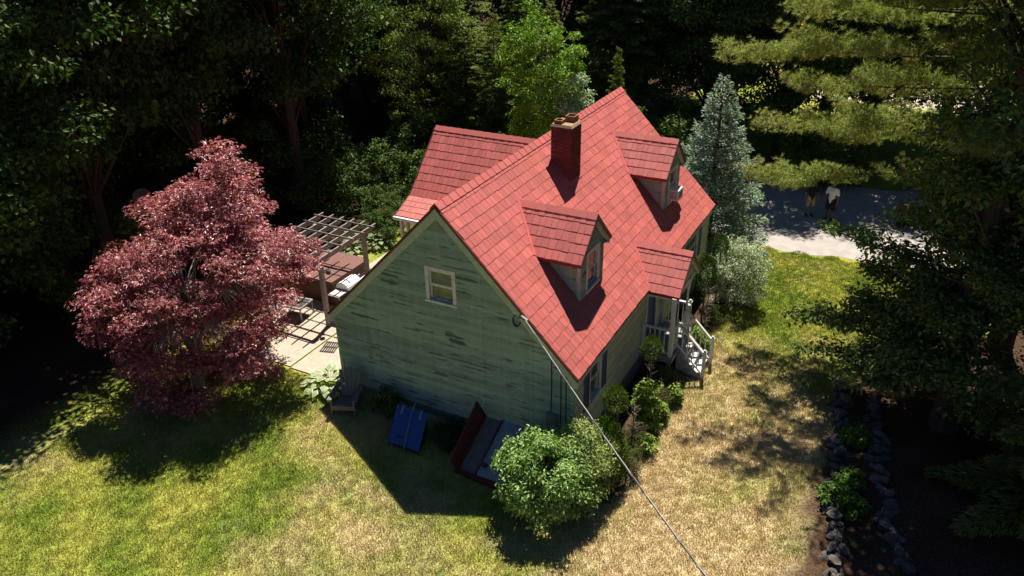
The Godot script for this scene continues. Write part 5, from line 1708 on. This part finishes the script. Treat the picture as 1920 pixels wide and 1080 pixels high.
	b.box(Vector3(-1.66, -0.5, 1.1), Vector3(-1.56, -0.2, 2.92))
	mk(b, "front_sill", M.maroon, bh)
	var wp := thing("white_downpipe", "white pipe lying on the ground along the gable wall", "pipe")
	b = Buf.new()
	b.tube([Vector3(-0.10, 0.06, -2.45), Vector3(-0.10, 0.03, -1.65)], [0.045, 0.045], 8)
	mk(b, "pipe", M.white, wp)
	b = Buf.new()
	b.tube([Vector3(-0.10, 0.03, -1.65), Vector3(-0.10, 0.025, -1.56)], [0.052, 0.052], 8)
	mk(b, "collar", M.white, wp)
	var sv := thing("garden_spade", "dark spade leaning on the gable wall above the corner bush", "spade", at_ground(-0.3, 2.95))
	b = Buf.new()
	b.tube([Vector3(0, 0.1, 0), Vector3(0.24, 1.05, 0.12)], [0.016, 0.016], 6)
	mk(b, "handle", M.dark, sv)
	b = Buf.new()
	b.bar(Vector3(0.2, 0.92, 0.05), Vector3(0.27, 1.12, 0.14), 0.12, 0.02, Vector3(1, 0, 0))
	mk(b, "blade", M.dark, sv)
	# utility cable: three strands twisted together, from the weatherhead to a pole outside the picture
	var cb := thing("utility_cable", "twisted pale utility cable running from the gable over the lawn", "cable")
	var A := Vector3(-0.22, 3.86, 2.46)
	var E := Vector3(-12.4, 5.6, 14.4)
	for st in 3:
		var pts := []
		var rad := []
		for i in 141:
			var t := i / 140.0
			var p := A.lerp(E, t) - Vector3.UP * sin(t * PI) * 0.42
			var a := t * 60.0 + st * TAU / 3.0
			var w := 0.02 * minf(1.0, t * 12.0 + 0.3)
			pts.append(p + Vector3(cos(a) * 0.7, sin(a), -cos(a) * 0.7) * w)
			rad.append(0.0085)
		b = Buf.new()
		b.tube(pts, rad, 5)
		mk(b, "strand", M.cable if st < 2 else M.metal, cb)
	b = Buf.new()   # slack drip line along the rake
	b.tube([A, Vector3(-0.2, 3.3, 3.02), Vector3(-0.24, 2.9, 3.45)], [0.012, 0.012, 0.012], 5)
	var up_pole := thing("utility_pole", "wooden utility pole outside the lower right of the picture", "pole", at_ground(-12.4, 14.5))
	b = Buf.new()
	b.tube([Vector3(0, -0.3, 0), Vector3(0, 7.2, 0)], [0.15, 0.11], 10)
	mk(b, "shaft", M.greywood, up_pole)
	b = Buf.new()
	b.box(Vector3(-0.7, 6.6, -0.06), Vector3(0.7, 6.72, 0.06))
	mk(b, "crossarm", M.greywood, up_pole)
	# satellite dish behind the maple
	var sd := thing("satellite_dish", "grey satellite dish on a pole behind the red maple", "satellite dish", at_ground(3.1, -15.1))
	b = Buf.new()
	b.tube([Vector3(0, -0.2, 0), Vector3(0, 2.75, 0)], [0.035, 0.035], 8)
	mk(b, "mast", M.metal, sd)
	b = Buf.new()
	b.lathe(Vector3.ZERO, [Vector2(0.0, 0.0), Vector2(0.14, 0.015), Vector2(0.26, 0.05), Vector2(0.34, 0.09), Vector2(0.345, 0.08), Vector2(0.26, 0.035), Vector2(0.14, 0.0), Vector2(0.0, -0.015)], 18)
	var dish := mk(b, "reflector", M.found, sd, true)
	dish.transform = Transform3D(Basis(Vector3(0, 1, 0).cross(Vector3(-0.72, 0.1, 0.68)).normalized(), 1.2), Vector3(-0.08, 2.95, 0.08))
	b = Buf.new()
	b.tube([Vector3(-0.08, 2.7, 0.08), Vector3(-0.45, 2.85, 0.42)], [0.012, 0.012], 5)
	mk(b, "feed_arm", M.metal, sd)
	# people on the driveway
	person("person in a white T-shirt and black shorts standing on the driveway", at_ground(20.15, 7.1, 0.006), -PI / 2 - 0.3, 1.8, Color(0.72, 0.73, 0.78), Color(0.012, 0.012, 0.016), Color(0.22, 0.11, 0.07), Color(0.02, 0.015, 0.012), Color(0.02, 0.02, 0.022))
	person("person in a black top and tan shorts standing on the driveway", at_ground(20.3, 6.25, 0.006), -PI / 2 + 0.4, 1.68, Color(0.012, 0.012, 0.014), Color(0.42, 0.33, 0.2), Color(0.30, 0.16, 0.11), Color(0.05, 0.03, 0.018), Color(0.03, 0.03, 0.04))
	# rubbish bin in the shade
	var bn := thing("rubbish_bin", "black bin with a red lid standing in the driveway's shade", "bin", at_ground(20.9, 10.05, 0.006))
	b = Buf.new()
	b.lathe(Vector3.ZERO, [Vector2(0.0, 0.0), Vector2(0.27, 0.0), Vector2(0.33, 0.85), Vector2(0.35, 0.87)], 14)
	mk(b, "body", M.black, bn, true)
	b = Buf.new()
	b.lathe(Vector3(0, 0.87, 0), [Vector2(0.36, 0.0), Vector2(0.36, 0.04), Vector2(0.25, 0.1), Vector2(0.0, 0.12)], 14)
	mk(b, "lid", M.maroon, bn, true)
	# stones edging the bed on the right, and a few below the maple
	var shapes := []
	for i in 8:
		shapes.append(mesh_of(rock(Vector3(rf(0.13, 0.24), rf(0.09, 0.15), rf(0.12, 0.2)), i + 3)))
	var i := 0
	for row in [[-1.0, 10.45, 7.4, 9.45, 92, "grey fieldstone in the stone row along the lawn's edge"], [0.2, 11.75, 6.8, 10.35, 66, "grey fieldstone in the stone row on the woods' side of the bed"]]:
		for j in row[4]:
			var t: float = clampf((j + rf(-0.3, 0.3)) / row[4], 0.0, 1.0)
			var x := lerpf(row[0], row[2], t)
			var z := lerpf(row[1], row[3], pow(t, 0.6)) + rf(-0.22, 0.22) * (1.0 if j % 4 else 0.5)
			var o := put(shapes[rg.randi() % 8], "fieldstone", M.stones[rg.randi() % 3], self)
			o.position = at_ground(x, z, rf(-0.05, 0.04) if j % 4 else rf(0.10, 0.16))
			o.rotation = Vector3(rf(-0.2, 0.2), rf(0, TAU), rf(-0.2, 0.2))
			o.scale = Vector3(rf(0.5, 1.1), rf(0.5, 1.0), rf(0.5, 1.15))
			tag(o, row[5], "stone", "fieldstones of the " + ("lawn-side row" if i == 0 else "wood-side row"))
		i += 1
	for q in [[-3.35, -8.4, "long pale stone lying left of the maple's trunk"], [-3.5, -7.9, "flat pale stone in front of the maple's trunk"]]:
		var o := put(shapes[1], "garden_stone", M.stones[2], self)
		o.position = at_ground(q[0], q[1], 0.05)
		o.rotation.y = rf(0, 3)
		o.scale = Vector3(2.0, 0.8, 0.9)
		tag(o, q[2], "stone", "pale stones under the maple")

func _ready() -> void:
	rg.seed = 20240
	# camera
	var cam := Camera3D.new()
	cam.name = "camera"
	cam.transform = Transform3D(Basis(Vector3(0.46355, -0.0168, 0.88591), Vector3(0.4207, 0.88411, -0.20336), Vector3(-0.77983, 0.46697, 0.4169)).orthonormalized(), Vector3(-15.0405, 13.5297, 10.0373))
	cam.fov = 39.689
	cam.near = 0.1
	cam.far = 400.0
	add_child(cam)
	# sky and exposure
	var sky := ProceduralSkyMaterial.new()
	sky.sky_top_color = lin(0.05, 0.12, 0.30)
	sky.sky_horizon_color = lin(0.22, 0.30, 0.42)
	sky.sky_curve = 0.15
	sky.ground_bottom_color = lin(0.03, 0.035, 0.02)
	sky.ground_horizon_color = lin(0.10, 0.11, 0.09)
	sky.sun_angle_max = 8.0
	var env := Environment.new()
	env.background_mode = Environment.BG_SKY
	env.sky = Sky.new()
	env.sky.sky_material = sky
	env.background_energy_multiplier = 0.36
	env.tonemap_mode = Environment.TONE_MAPPER_LINEAR
	env.tonemap_exposure = 1.9
	env.sdfgi_enabled = true
	env.ssao_enabled = true
	env.ssil_enabled = true
	var we := WorldEnvironment.new()
	we.name = "world"
	we.environment = env
	add_child(we)
	# sun
	var sun := DirectionalLight3D.new()
	sun.name = "sun"
	sun.light_energy = 1.6
	sun.light_color = Color(1.0, 0.965, 0.90)
	sun.light_angular_distance = 0.5
	sun.shadow_enabled = true
	sun.look_at_from_position(Vector3.ZERO, Vector3(-0.445, -0.888, 0.11))
	add_child(sun)
	for i in 4096:
		var v := Vector3(rg.randfn(), rg.randfn(), rg.randfn())
		units.append(v.normalized() if v.length() > 0.01 else Vector3.UP)
	n_a.seed = 11
	n_a.frequency = 0.16
	n_a.fractal_octaves = 4
	n_b.seed = 23
	n_b.frequency = 0.35
	n_b.fractal_octaves = 3
	make_materials()
	print("materials ", Time.get_ticks_msec())
	build_ground()
	print("ground ", Time.get_ticks_msec())
	build_house()
	print("house ", Time.get_ticks_msec())
	build_plants()
	build_objects()
	print("objects ", Time.get_ticks_msec())
